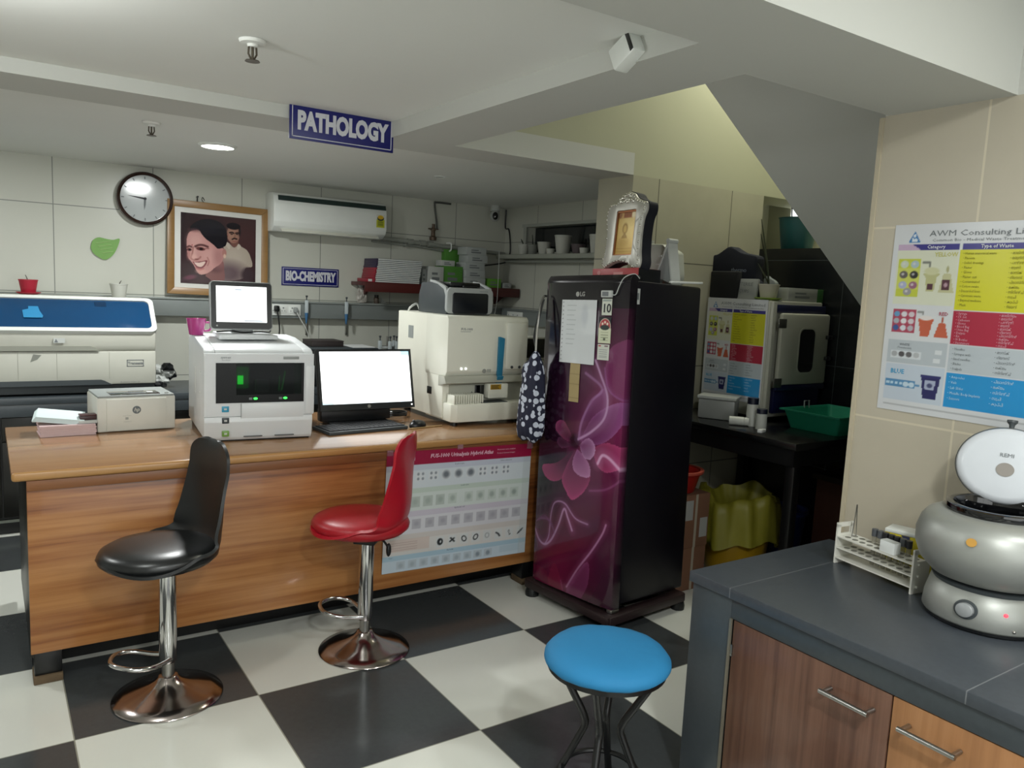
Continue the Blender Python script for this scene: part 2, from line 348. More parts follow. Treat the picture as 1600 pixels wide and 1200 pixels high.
L = bpy.data.lights.new('added_fill_light', 'AREA'); L.shape = 'RECTANGLE'; L.size = 3.3; L.size_y = 1.85; L.energy = PW[6]; L.color = (.97, 1, .98)  # added area light in front of that glazing, lifts shaded parts
o = bpy.data.objects.new('added_fill_light', L); COL.objects.link(o); o.location = (-.6, -4.74, 1.3); o.rotation_euler = (PI/2, 0, 0)
t = thing('ceiling_light', 'small unlit recessed spot in the rear ceiling above the shelf corner', 'ceiling light', (1.602, 1.706, 2.22))
obj('frame', lathe(B(), [(.04, 0), (.04, -.004), (.028, -.006), (.026, 0)], 28), white_pl, t); obj('diffuser', cyl(B(), .026, -.003, -.001), grey_pl, t)
for (x, y, z), lb in (((-.125, -.31, 2.236), 'brass sprinkler head in the middle ceiling bay, nearer of the two'), ((-.147, 1.25, 2.22), 'brass sprinkler head in the rear ceiling, farther of the two')):
    t = thing('sprinkler_head', lb, 'sprinkler', (x, y, z)); bm_ = mat('sprinkler_brass', '#5a5348', .35, .7)
    obj('escutcheon', lathe(B(), [(0, -.001), (.04, -.001), (.036, -.01), (.016, -.012), (.014, -.02), (0, -.02)], 24), ceilm, t)
    b = tube(B(), [(-.011, 0, -.02), (-.012, 0, -.04), (-.004, 0, -.055)], .003, 6); tube(b, [(.011, 0, -.02), (.012, 0, -.04), (.004, 0, -.055)], .003, 6); cyl(b, .004, -.056, -.02, seg=10)
    obj('frame_arms', b, bm_, t); obj('deflector', lathe(B(), [(0, -.056), (.02, -.058), (.022, -.061), (0, -.062)], 20), bm_, t)
t = thing('emergency_light', 'white boxed fitting with a black slot, stuck on the side of the ceiling beam', 'ceiling fitting', (.668, -1.075, 2.2))
obj('body', xform(bx(-.024, .024, -.045, .045, -.035, .032, .006), Matrix.Rotation(math.radians(-28), 4, 'X')), white_pl, t)
obj('slot', xform(bx(-.0252, -.0235, -.043, -.030, -.030, .026, .0004), Matrix.Rotation(math.radians(-28), 4, 'X')), gloss_black, t)
# ---------------------------------------------------------------- hanging and wall signs
def sign(name, label, wid, h, loc, body, size, sw, rz=0.):
    t = thing(name, label, 'sign', loc, rz)
    obj('board', bx(0, wid, -.004, .004, 0, h, .001), blue_sign, t)
    i = h*.065; k = h*.022; b = B()
    for x0, x1, z0, z1 in ((i, wid-i, i, i+k), (i, wid-i, h-i-k, h-i), (i, i+k, i, h-i), (wid-i-k, wid-i, i, h-i)): box(b, x0, x1, -.0052, -.004, z0, z1)
    obj('border_line', b, lettr, t); text('lettering', body, size, lettr, t, (wid/2, -.0055, h*.5), bold=size*.055, stretch_w=sw); return t
sign('hanging_sign', 'blue hanging sign with white letters reading PATHOLOGY under the ceiling beam', .457, .146, (.236, .46, 2.104), 'PATHOLOGY', .098, .40)
for x in (.28, .65): pass
sign('wall_sign', 'blue wall sign with white letters reading BIO-CHEMISTRY beside the air conditioner', .437, .136, (1.01, 2.995, 1.487), 'BIO-CHEMISTRY', .093, .385)
# leaf sticker
t = thing('leaf_sticker', 'green leaf shaped plaque on the tiled wall below the clock', 'wall sticker', (-.228, 2.99, 1.675))
pts = [(0, .0), (.012, .045), (.045, .068), (.09, .062), (.13, .058), (.168, .068), (.158, .02), (.135, -.03), (.105, -.062), (.075, -.072), (.035, -.052), (.012, -.03)]
pp = [(p.x, p.z) for p in smoothpath([(u, 0, v) for u, v in pts+[pts[0]]], 5)][:-1]
obj('leaf', prism(B(), pp, -.003, .004), mat('leaf_green_plaque', '#6f9f4b', .5), t)
b = B()
for k in range(4): tube(b, [(.03+.012*k, -.0035, .03-.02*k), (.115+.005*k, -.0035, .048-.022*k)], .0035, 6)
obj('stripe', b, mat('leaf_pale_stripe', '#93b573', .5), t)
# clock
t = thing('wall_clock', 'round wall clock with a dark brown rim and pale face, overlapped by the picture frame', 'clock', (.09, 2.97, 2.013))
R0 = .170; rot = Matrix.Rotation(PI/2, 4, 'X')
obj('rim', lathe(B(), [(R0-.022, -.005), (R0-.02, .03), (R0-.008, .036), (R0, .03), (R0+.003, .005), (R0, -.03), (R0-.022, -.03)], 64, tilt=rot), mat('clock_rim_brown', '#2c1812', .25, coat=.3), t)
obj('face', cyl(B(), R0-.02, -.012, -.002, axis='y', seg=64), mat('clock_face', '#b6bbbb', .12, coat=.6), t)
b = B()
for k in range(12):
    a = k*PI/6; q = bx(-.003, .003, -.0135, -.012, R0-.045, R0-.028); xform(q, Matrix.Rotation(a, 4, 'Y')); merge(b, q)
obj('hour_marks', b, inkgrey, t)
b = prism(B(), [(-.006, 0), (-.004, .05), (0, .105), (.004, .05), (.006, 0)], -.016, -.014); xform(b, Matrix.Rotation(math.radians(-83), 4, 'Y')); obj('minute_hand', b, ink, t)
b = prism(B(), [(-.006, 0), (-.005, .04), (0, .07), (.005, .04), (.006, 0)], -.018, -.0165); xform(b, Matrix.Rotation(math.radians(183), 4, 'Y')); obj('hour_hand', b, inkgrey, t)
obj('hub', cyl(B(), .009, -.019, -.012, axis='y'), ink, t)
# framed portrait
t = thing('picture_frame', 'large wood framed portrait of a smiling woman and a man on the tiled wall', 'picture', (.215, 2.93, 1.40), rot=(math.radians(-3.2), math.radians(1.0), 0))
Wd, Ht = .67, .63; fwid = .045; b = B()
for poly in ([(0, 0), (Wd, 0), (Wd-fwid, fwid), (fwid, fwid)], [(0, Ht), (Wd, Ht), (Wd-fwid, Ht-fwid), (fwid, Ht-fwid)], [(0, 0), (fwid, fwid), (fwid, Ht-fwid), (0, Ht)], [(Wd, 0), (Wd-fwid, fwid), (Wd-fwid, Ht-fwid), (Wd, Ht)]):
    prism(b, poly, -.018, .012, r=.003)
obj('frame', b, woodmat('frame_wood', 'x', [(0, '#6b4d28'), (.5, '#8d6a3c'), (1, '#a3804c')], .35), t)
obj('mat_board', bx(fwid-.005, Wd-fwid+.005, -.006, .008, fwid-.005, Ht-fwid+.005), mat('mat_white', '#d3d3cd', .3), t)
c = Canvas(190, 190, '#2d2024'); q_ = lambda *P_: [((x-62)/890, 1-(y-45-80*(x-62)/890)/860) for x, y in P_]
def bl(x, y, rx, ry, col, al=1., soft=.5, rot=0.): u, v = q_((x, y))[0]; c.ell(u, v, rx/890, ry/860, col, al, soft, rot)
def pl(pts, col, al=1.): c.poly([(p.x, p.z) for p in smoothpath([(u, 0, v) for u, v in q_(*pts, pts[0])], 5)][:-1], col, al)
def ln(pts, w_, col, al=1.): c.line([(p.x, p.z) for p in smoothpath([(u, 0, v) for u, v in q_(*pts)], 5)], w_/890, col, al)
bl(800, 380, 420, 420, '#4a2f30', .8, 1.5); bl(150, 700, 250, 250, '#3a262c', .8, 1.3)
pl([(560, 455), (600, 410), (640, 440), (690, 480), (740, 430), (770, 465), (840, 510), (885, 590), (912, 718), (822, 745), (800, 870), (520, 870), (560, 600)], '#a3978a'); bl(690, 620, 110, 140, '#b0a497', .7, 1.); bl(620, 800, 190, 130, '#54424a', .85, 1.1); bl(860, 830, 80, 90, '#3c2f34', 1, .6)
bl(690, 400, 50, 70, '#6d4a42', 1, .3); bl(676, 312, 78, 112, '#8f6a5c', 1, .1); bl(655, 300, 50, 80, '#a37f6e', .6, 1.); bl(678, 212, 82, 42, '#17131a', 1, .2); bl(752, 280, 14, 60, '#1d171c', .8, .6); bl(604, 320, 14, 30, '#8a6054', 1, .3)
ln([(632, 292), (660, 288), (680, 298)], 9, '#2a1a1a'); ln([(706, 298), (728, 294), (742, 300)], 9, '#2a1a1a'); bl(656, 310, 16, 8, '#2a1c1c', .9); bl(722, 312, 14, 8, '#2a1c1c', .9); ln([(690, 310), (698, 340), (684, 350)], 6, '#74503f', .6)
pl([(655, 368), (690, 355), (725, 366), (722, 380), (690, 374), (660, 382)], '#241619'); ln([(670, 400), (692, 404), (712, 400)], 6, '#8a4f4c', .8); pl([(600, 410), (640, 440), (630, 500), (590, 450)], '#b3a89b'); pl([(740, 430), (770, 465), (735, 510), (720, 470)], '#b3a89b')
pl([(395, 720), (540, 640), (570, 760), (560, 900), (360, 900), (350, 820)], '#7a5252'); bl(470, 740, 70, 50, '#5d3b40', .8, 1.)
pl([(250, 262), (170, 282), (136, 345), (130, 450), (138, 540), (148, 600), (178, 640), (212, 690), (246, 765), (285, 806), (335, 806), (395, 780), (460, 725), (525, 680), (562, 600), (562, 495), (500, 485), (430, 435), (330, 345), (290, 280)], '#bb8a86')
bl(235, 400, 90, 110, '#cda09a', .7, 1.1); bl(400, 580, 110, 90, '#c79a94', .7, 1.1); bl(200, 560, 40, 90, '#d2a8a0', .6, 1.); bl(300, 770, 60, 30, '#c9988f', .7, .9); bl(500, 600, 60, 110, '#9c6d6c', .7, 1.2); bl(150, 560, 22, 60, '#a8736f', .6, 1.)
pl([(160, 270), (185, 205), (255, 152), (350, 128), (450, 138), (542, 188), (592, 268), (604, 350), (592, 440), (545, 478), (490, 492), (440, 440), (352, 372), (302, 312), (270, 262), (205, 258)], '#17151c'); bl(420, 230, 140, 80, '#23222a', .7, 1.1); bl(215, 262, 60, 24, '#6d4a4c', .5, 1.)
bl(570, 545, 26, 50, '#a3736c', 1, .2); bl(574, 585, 16, 26, '#cfb09c', .9, .5)
ln([(230, 462), (270, 446), (320, 448), (372, 468)], 13, '#4a2a2c', .9); ln([(138, 470), (160, 458), (185, 468)], 11, '#4a2a2c', .8)
bl(290, 492, 52, 22, '#5a3232', .95, .4, -4); bl(296, 494, 20, 15, '#1d1215', .9, .5); bl(160, 500, 28, 18, '#5a3436', .95, .4); bl(165, 502, 12, 11, '#1d1215', .9, .5); ln([(345, 490), (385, 490)], 7, '#7a4c4a', .7)
ln([(205, 470), (196, 540), (182, 600), (200, 622), (232, 628), (280, 606), (290, 590)], 9, '#93605c', .75); bl(215, 590, 36, 30, '#d2a69d', .7, .9); bl(245, 620, 24, 9, '#6d3f3e', .7, .6)
pl([(196, 648), (240, 652), (300, 645), (368, 635), (352, 690), (318, 728), (282, 738), (246, 722), (222, 690)], '#7d4248'); pl([(216, 658), (270, 662), (345, 650), (330, 688), (300, 712), (262, 708), (238, 690)], '#d9bcb2'); ln([(240, 730), (285, 748), (325, 735)], 9, '#b06c6a', .9); ln([(370, 600), (388, 650), (372, 700)], 8, '#9a6662', .7)
pl([(62, 905), (62, 860), (140, 815), (240, 790), (290, 815), (350, 830), (400, 905)], '#3a2630'); bl(170, 840, 70, 26, '#6d3a4e', .8, .8, 14); bl(192, 445, 7, 7, '#8a2a34', .8, .6)
c.mesh('portrait_print', .50, .475, attrmat('portrait_print', .12, coat=.4), t, (.085, -.0075, .075), depth=.001)
obj('backing_board', bx(.01, Wd-.01, .009, .014, .01, Ht-.01), cardboard, t)
t2 = thing('wall_hook', 'bent wire hook and nail on the wall above the picture frame', 'hook', (.42, 2.99, 2.06))
b = cyl(B(), .006, -.03, .0, axis='y', seg=10); tube(b, smoothpath([(0, -.02, 0), (0, -.022, -.04), (.01, -.025, -.06)], 4), .004, 6); tube(b, smoothpath([(.05, -.004, -.02), (.035, -.015, .0), (.03, -.02, -.02), (.06, -.015, -.05)], 4), .002, 6)
obj('hook', b, black_met, t2)
# air conditioner
t = thing('air_conditioner', 'white split air conditioner with a dark top strip and yellow label on the tiled wall', 'air conditioner', (.89, 3.0, 1.865))
prof = [(0, .02), (0, .265), (-.05, .275), (-.155, .268), (-.185, .245), (-.20, .19), (-.203, .07), (-.19, .035), (-.14, .002), (-.05, 0)]
obj('body', prism(B(), prof, 0, .855, 'yz', r=.006), white_pl, t, smooth=50)
obj('top_strip', xform(bx(.03, .848, -.004, .004, -.018, .018, .002), Matrix.Translation((0, -.195, .232)) @ Matrix.Rotation(math.radians(-18), 4, 'X')), mat('ac_strip', '#1f302d', .3), t)
obj('louvre', xform(bx(.06, .80, -.004, .004, -.03, .03, .003), Matrix.Translation((0, -.168, .018)) @ Matrix.Rotation(math.radians(-58), 4, 'X')), cream_pl, t)
c = Canvas(30, 50, '#b9b92e'); c.rect(0, .62, 1, 1, '#d6d6cd'); c.ell(.5, .72, .42, .2, '#23302c', 1, .1); c.ell(.5, .8, .36, .16, '#c9a31f', 1, .1); c.rect(.12, .1, .88, .5, '#9aa02a')
for k in range(4): c.rect(.2, .15+.09*k, .8, .18+.09*k, '#5a5d22')
c.mesh('energy_label', .065, .095, attrmat('ac_label', .4), t, (.77, -.2055, .085), depth=.001)
# ---------------------------------------------------------------- desk with the teak laminate front
teak = woodmat('teak_laminate', 'x', [(.38, '#442210'), (.45, '#7b4824'), (.51, '#996336'), (.60, '#b07c4a')], .3, .55, coat=.15)
teak_top = woodmat('teak_top', 'x', [(.2, '#7d5737'), (.5, '#9a7350'), (.8, '#ad8662')], .22, .5, coat=.3)
lip = woodmat('teak_edge', 'x', [(.2, '#8a6236'), (.6, '#b08450'), (1, '#bd9560')], .3, .6)
t = thing('office_desk', 'long teak laminate desk with a panelled front, carrying the monitor and analysers', 'desk', (0, 0, 0))
obj('desktop', bx(-.745, 1.62, .462, 1.40, .782, .81, .004), teak_top, t)
obj('front_edge', bx(-.745, 1.62, .44, .464, .778, .811, .011, 3), lip, t)
obj('front_panel', bx(-.70, 1.58, .452, .476, .122, .778, .002), teak, t)
obj('apron_strip', bx(-.70, 1.58, .446, .454, .74, .778, .002), woodmat('teak_dark_strip', 'x', [(.3, '#5c361e'), (.5, '#7d4f2c'), (.7, '#8f6038')], .35, .6), t)
obj('side_panel', bx(-.70, -.675, .476, 1.36, .10, .782, .002), blackwood, t); obj('side_panel', bx(1.555, 1.58, .476, 1.36, .10, .782, .002), blackwood, t)
obj('plinth', bx(-.69, 1.57, .635, .66, 0.0, .30, .002), mat('plinth_black', '#080808', .5), t)
foot = mat('foot_wood', '#5b4a35', .8, var=.2, scale=40)
for x in (-.69, 1.50):
    l = obj('leg', bx(x, x+.09, .462, .56, .03, .14, .004), black_met, t); obj('foot_block', bx(x-.004, x+.092, .452, .556, 0, .032, .004), foot, l)
# ---------------------------------------------------------------- swivel bar stools
def shell(spine, halfw, thick, rim, NJ=14):
    bm = B(); n = len(spine); P = [Vector((a, 0, c)) for a, c in spine]; rows = []
    for i, p in enumerate(P):
        d = (P[min(i+1, n-1)]-P[max(i-1, 0)]).normalized(); nn = Vector((-d.z, 0, d.x))
        if nn.z < 0 and abs(d.x) > .3: nn = -nn
        row = []
        for j in range(NJ+1):
            q = -1+2*j/NJ; row.append(bm.verts.new(p+nn*(rim[i]*abs(q)**2.6)+Vector((0, q*halfw[i], 0))))
        rows.append(row)
    for a, b in zip(rows, rows[1:]):
        for j in range(NJ): bm.faces.new((a[j], a[j+1], b[j+1], b[j]))
    bmesh.ops.recalc_face_normals(bm, faces=bm.faces)
    r = bmesh.ops.solidify(bm, geom=bm.faces[:], thickness=thick); return bm
def bar_stool(label, loc, rz, seat_m, cushion, basecol):
    t = thing('bar_stool', label, 'bar stool', loc, rz)
    sp = smoothpath([(-.224, 0, .546), (-.20, 0, .533), (-.12, 0, .519), (0, 0, .513), (.10, 0, .524), (.156, 0, .570), (.172, 0, .64), (.172, 0, .74), (.170, 0, .84), (.176, 0, .912), (.186, 0, .936)], 5)
    zz = [(p.x, p.z) for p in sp]; L = [0]
    for a, b in zip(sp, sp[1:]): L.append(L[-1]+(b-a).length)
    T = [l/L[-1] for l in L]; hw = []; rm = []
    for q in T:
        if q < .5: h = .205*max(0, 1-((.27-q)/.275)**2.6)**.5 if q < .27 else .205-.02*((q-.27)/.23)
        else: h = .185-.03*((q-.5)/.3) if q < .8 else .155-.004*(q-.8)/.2
        if q > .9: h *= max(.08, 1-((q-.9)/.104)**3)**.5
        hw.append(max(h, .012)); rm.append(.056*min(1, (q/.34)**2) if q < .5 else max(.012, .056+.02*min(1, (q-.5)/.1)-.075*max(0, q-.55)/.37))
    obj('seat_shell', shell(zz, hw, .011, rm), seat_m, t, smooth=60)
    cm = mat(seat_m.name+'_cushion', '#121415', .32, spec=.6) if cushion else mat(seat_m.name+'_cushion', '#9c1320', .4)
    b = B(); lathe(b, [(0, .032), (.6, .030), (.85, .022), (.96, .010), (1, -.006), (.985, -.022), (.9, -.038), (.6, -.05), (0, -.052)], 44, (-.028, 0, .560), .203, .194)
    obj('cushion', b, cm, t, smooth=60)
    obj('swivel_plate', bx(-.045, .045, -.045, .045, .468, .502, .004), black_met, t)
    obj('column', lathe(B(), [(0, .135), (.029, .135), (.031, .14), (.030, .475), (0, .475)], 28), chrome, t)
    obj('piston', lathe(B(), [(0, .07), (.022, .07), (.022, .14), (0, .14)], 24), steel, t)
    b = lathe(B(), [(0, 0), (.187, 0), (.190, .004), (.187, .009), (.15, .022), (.105, .036), (.07, .05), (.045, .066), (.034, .08), (.031, .084), (0, .084)], 56)
    obj('base', b, basecol, t, smooth=60)
    ft = [(0.0, .024, .152), (-.04, .05, .156), (-.10, .085, .17), (-.16, .07, .18), (-.195, .0, .183), (-.16, -.07, .18), (-.10, -.085, .17), (-.04, -.05, .156), (0.0, -.024, .152)]
    obj('footrest', tube(B(), smoothpath(ft, 6), .0085, 10), chrome, t, smooth=60)
    lv = tube(B(), smoothpath([(.02, .03, .475), (.045, .075, .455), (.06, .10, .42)], 5), .005, 8); ell(lv, (.063, .105, .405), .011, .014, .03)
    obj('height_lever', lv, black_pl, t); return t
bronze = mat('chrome_base', '#b3a9a5', .16, 1.)
bar_stool('black swivel bar stool with a padded seat and chrome pedestal by the desk', (-.285, .152, 0), math.radians(12), mat('black_leatherette', '#161819', .42), True, bronze)
bar_stool('red swivel bar stool with a moulded backrest and chrome pedestal by the desk', (.49, .165, 0), math.radians(-42), redp, False, bronze)
# ---------------------------------------------------------------- round stool with blue cover
t = thing('round_stool', 'round backless stool with a bright blue cloth cover and bent black legs', 'stool', (.70, -1.12, 0))
bm = lathe(B(), [(0, .512), (.08, .511), (.14, .507), (.172, .497), (.186, .482), (.188, .466), (.180, .458), (.15, .456), (0, .456)], 72)
for v in bm.verts:
    r = math.hypot(v.co.x, v.co.y)
    if r > .1: a = math.atan2(v.co.y, v.co.x); v.co.z += .0012*math.sin(5*a+1)*min(1, (r-.1)/.06)+.0006*math.sin(17*a)*min(1, (r-.1)/.06); s_ = 1+.004*math.sin(7*a+2*v.co.z*80); v.co.x *= s_; v.co.y *= s_
obj('seat_cover', bm, mat('blue_cloth', '#2079ab', .75, var=.08, scale=6, bump=.15, bscale=500), t, smooth=70)
obj('seat_board', cyl(B(), .176, .442, .457, seg=48), black_met, t)
for k in range(4):
    a = math.radians(38+90*k); cx, cy = math.cos(a), math.sin(a)
    pts = [(.155*cx, .155*cy, .446), (.10*cx, .10*cy, .35), (.062*cx, .062*cy, .285), (.054*cx, .054*cy, .255), (.066*cx, .066*cy, .22), (.11*cx, .11*cy, .12), (.165*cx, .165*cy, .008)]
    l = obj('leg', tube(B(), smoothpath(pts, 5), .0115, 10), black_met, t, smooth=60)
    obj('foot_cap', cyl(B(), .014, 0, .016, (.166*cx, .166*cy, 0), 12), black_pl, l)
obj('foot_ring', tube(B(), [(.118*math.cos(i*PI/20), .118*math.sin(i*PI/20), .105) for i in range(40)], .008, 8, closed=True), black_met, t)
# ---------------------------------------------------------------- refrigerator on its stand
FR = math.radians(6); FO = Vector((1.528, -.204, 0)); FRT = (0, 0, FR-PI/2)
def fpt(u, s, z=0.): return FO+Vector((-math.sin(FR), math.cos(FR), 0))*u+Vector((math.cos(FR), math.sin(FR), 0))*s+Vector((0, 0, z))
# local frame of fridge things: +x along the front from the right corner is -x here: x = -u ... width runs 0..-.55, depth +y
stand = thing('fridge_stand', 'low dark brown platform stand on round feet under the refrigerator', 'fridge stand', fpt(0, 0), FR-PI/2)
sm = mat('stand_brown', '#271a1b', .45); b = B()
box(b, -.56, .02, -.03, .03, .04, .082, .006); box(b, -.56, .02, .47, .53, .04, .082, .006); box(b, -.03, .03, -.02, .52, .041, .083, .006); box(b, -.57, -.51, -.02, .52, .041, .083, .006)
obj('frame', b, sm, stand)
for x, y in ((-.53, .0), (.0, .0), (-.53, .5), (.0, .5)): obj('foot', lathe(B(), [(0, 0), (.034, 0), (.036, .02), (.03, .042), (0, .042)], 20, (x, y, 0)), black_pl, stand)
FRX = (math.radians(-1.6), math.radians(-1.9), FR-PI/2)
fr = thing('refrigerator', 'tall single door dark refrigerator with a large magenta flower print on its door', 'refrigerator', fpt(0, 0, .1035), rot=FRX)
side = mat('fridge_side', '#0d0b12', .35, spec=.4)
obj('body', bx(-.535, -.003, .065, .53, .012, 1.505, .012), side, fr)
H = 1.530; Wf = .545
c = Canvas(150, 400, '#100a14'); X, Y = c.X, c.Y; A_ = H/Wf
def glow(cx, cy, rx, ry, col, al): c.ell(cx, cy, rx, ry, col, al, 1.6)
glow(.62, .40, .75, .26, '#4a1a3d', .8); glow(.95, .60, .42, .28, '#75264f', .85); glow(.30, .12, .75, .26, '#4f1430', .8); glow(.10, .36, .25, .14, '#150b18', .9); glow(.35, .08, .30, .14, '#72163a', .7)
c.rect(0, .90, 1, 1, '#0e0b12', .9)
def fc(p): dx, dy = p[0]-180, p[1]-265; return (.49+dx*.00309, .478-(dy-.2*dx)*.00089)
def petal(pts, c1, c2, al=.9, reach=.5, edge=.5):
    q = [fc(p) for p in pts]; q = [(v.x, v.z) for v in smoothpath([(u, 0, v) for u, v in q+[q[0]]], 5)][:-1]
    ins = np.zeros_like(X, bool); n = len(q)
    for i in range(n):
        (x1, y1), (x2, y2) = q[i], q[(i+1) % n]
        if y1 != y2: ins ^= ((y1 > Y) != (y2 > Y)) & (X < (x2-x1)*(Y-y1)/(y2-y1)+x1)
    d = np.full_like(X, 9.)
    for (x1, y1), (x2, y2) in zip(q, q[1:]+q[:1]):
        ax, ay = x2-x1, (y2-y1)*A_; tt = np.clip(((X-x1)*ax+(Y-y1)*A_*ay)/(ax*ax+ay*ay+1e-9), 0, 1); d = np.minimum(d, np.hypot(X-x1-tt*ax, (Y-y1)*A_-tt*ay))
    f = np.clip(np.hypot(X-.49, (Y-.487)*A_)/reach+edge*np.exp(-d/.018)-.1, 0, 1)[..., None]
    m = (ins*al)[..., None]; c.a = c.a*(1-m)+(c.c(c1)*(1-f)+c.c(c2)*f)*m
petal([(278, 10), (290, 80), (330, 120), (390, 145), (395, -60), (300, -60)], '#5d2250', '#8a3d70', .55, .9, .4)
petal([(10, 715), (90, 740), (135, 880), (60, 850), (5, 800)], '#5a1430', '#6d1836', .6, 1.6, .1); petal([(95, 760), (125, 880), (160, 900), (155, 780), (120, 700)], '#6b1834', '#80203c', .55, 1.6, .1); petal([(175, 850), (175, 790), (215, 720), (255, 680), (258, 760), (225, 830), (190, 895)], '#4a1a38', '#78365f', .7, 1.3, .35)
petal([(188, 252), (198, 180), (235, 120), (275, 80), (292, 110), (290, 160), (260, 205), (212, 238)], '#471a42', '#8a5386', .6, .55, .5)
petal([(198, 258), (238, 180), (300, 140), (352, 135), (356, 182), (330, 230), (290, 264), (240, 272)], '#4e1f46', '#8f568a', .85, .6, .35)
petal([(245, 288), (290, 265), (340, 280), (378, 312), (362, 346), (310, 366), (275, 350), (255, 312)], '#5e1a3c', '#ab4573', .92, .62, .3)
petal([(170, 287), (110, 332), (46, 342), (55, 378), (90, 400), (130, 392), (156, 352)], '#220d20', '#963660', .9, .52, .15)
petal([(183, 282), (150, 340), (133, 392), (150, 432), (180, 466), (225, 432), (245, 386), (236, 344), (210, 300)], '#3c122f', '#a03e6b', .95, .55, .25)
petal([(172, 262), (152, 215), (125, 181), (99, 185), (96, 212), (125, 242), (152, 258)], '#3c1532', '#a84c78', .92, .36, .3); petal([(168, 272), (128, 280), (106, 262), (112, 240), (140, 255)], '#1a0c1a', '#6b3a5e', .6, .35, .6)
petal([(188, 284), (174, 320), (177, 356), (205, 380), (241, 382), (241, 346), (216, 310)], '#6d3460', '#b583aa', .85, .4, .3)
petal([(196, 270), (224, 248), (250, 262), (258, 295), (241, 322), (214, 312)], '#5a2a50', '#b58db2', .85, .3, .4)
c.ell(.48, .485, .06, .02, '#150814', .9, .9)
def ribbon(pts, w_, col, al):
    pp = [(p.x, p.z) for p in smoothpath([(*fc(q),)[:1]+(0,)+(*fc(q),)[1:] for q in pts], 8)]; c.line(pp, w_*4, col, al*.22, A_); c.line(pp, w_, col, al, A_)
ribbon([(190, 250), (240, 225), (285, 180), (292, 110), (262, 30), (240, -20)], .011, '#b48fb4', .85); ribbon([(192, 245), (200, 190), (232, 120), (268, 92), (262, 66), (205, 20)], .012, '#9d74a0', .6)
ribbon([(270, 335), (285, 308), (310, 318), (340, 350), (357, 374)], .013, '#d0a2c4', .9); ribbon([(357, 374), (340, 402), (300, 425), (245, 430)], .009, '#8a4d78', .6)
ribbon([(20, 580), (45, 620), (72, 636), (100, 618), (128, 560), (148, 500), (165, 530), (185, 575)], .010, '#b58bb0', .8); ribbon([(75, 634), (90, 600), (95, 520), (110, 478), (150, 480), (195, 530), (245, 548)], .007, '#a87fa6', .75)
for k in range(7): ribbon([(20+5*k, 560-4*k), (60+6*k, 528+4*k), (90+4*k, 545+8*k)], .004, '#6d3d68', .4)
ribbon([(175, 780), (215, 710), (265, 640), (300, 580), (312, 545)], .009, '#b07fa4', .75); ribbon([(165, 900), (168, 830), (150, 760)], .008, '#8e3c66', .6); ribbon([(385, 140), (330, 118), (292, 80), (276, 10)], .008, '#8a5086', .6)
door = c.mesh('door', Wf, H, attrmat('fridge_print', .13, coat=.35), fr, (-Wf, 0, .0), depth=.062, skirt='#0f0b13', warp=lambda x, y: .012*np.abs(2*x-1)**6+.02*np.clip((y-.975)/.025, 0, 1)**2)
obj('top_cap', bx(-.53, -.015, .02, .10, 1.502, 1.53, .008), side, fr)
obj('handle_recess', bx(-.549, -.537, .02, .058, .98, 1.40, .004), gloss_black, fr)
hl = obj('badge', lathe(B(), [(0, 0), (.012, 0), (.012, .002), (0, .002)], 20, tilt=Matrix.Rotation(PI/2, 4, 'X')), steel, fr, (-.315, -.0005, 1.44)); text('badge_letters', 'LG', .028, steel, fr, (-.283, -.0015, 1.44), bold=.001)
def sticker(name, x0, x1, z0, z1, cv):
    return cv.mesh(name, x1-x0, z1-z0, attrmat('sticker_'+name, .35), fr, (x0, -.0022, z0), depth=.0015)
c = Canvas(24, 34, '#ccd0c2'); c.rect(.05, .82, .95, .95, '#7d8a86', .7); k = sticker('warranty_sticker', -.152, -.092, 1.345, 1.42, c); text('sticker_digits', '10', .055, ink, k, (.03, -.001, .03), bold=.001)
c = Canvas(34, 54, '#c8ccb0'); c.put((((X_ := c.X) >= 0) & (c.Y > .58)).astype(float), '#100a14'); c.ell(.5, .62, .48, .33, '#c9c2ae', 1, .06); c.ell(.5, .64, .42, .28, '#a8333c', 1, .06); c.ell(.5, .50, .42, .2, '#c8ccb0', 1, .06); c.ell(.5, .60, .36, .1, '#23302c', 1, .1)
for q in (.3, .5, .7): c.ell(q, .80-.3*abs(q-.5), .08, .05, '#e3d9c6', 1, .3)
for q in range(4): c.rect(.2, .1+.1*q, .8, .13+.1*q, '#7d8468')
c.rect(.05, .06, .95, .5, '#c8ccb0', .3); c.rect(.42, .1, .58, .2, '#555a48'); k = sticker('star_label', -.166, -.09, 1.217, 1.337, c)
c = Canvas(24, 24, '#c5c8be'); c.rect(.08, .84, .3, .92, '#a83a44'); c.rect(.6, .84, .9, .92, '#7c5a66')
for q in range(5): c.rect(.15, .14+.12*q, .85, .18+.12*q, '#8c9090')
sticker('notice_sticker', -.166, -.094, 1.14, 1.212, c)
k = obj('side_sticker', xform(bx(0, .002, .055, .082, 1.40, 1.47), Matrix.Translation((-.004, 0, 0))), white_card, fr); obj('sticker_print', bx(-.0022, -.0012, .062, .075, 1.42, 1.45), inkgrey, k)
obj('hinge_sticker', bx(-.004, -.002, .03, .052, .235, .30), white_card, fr)
obj('hinge', bx(-.03, .004, .01, .06, -.018, 0, .003), steel, fr)
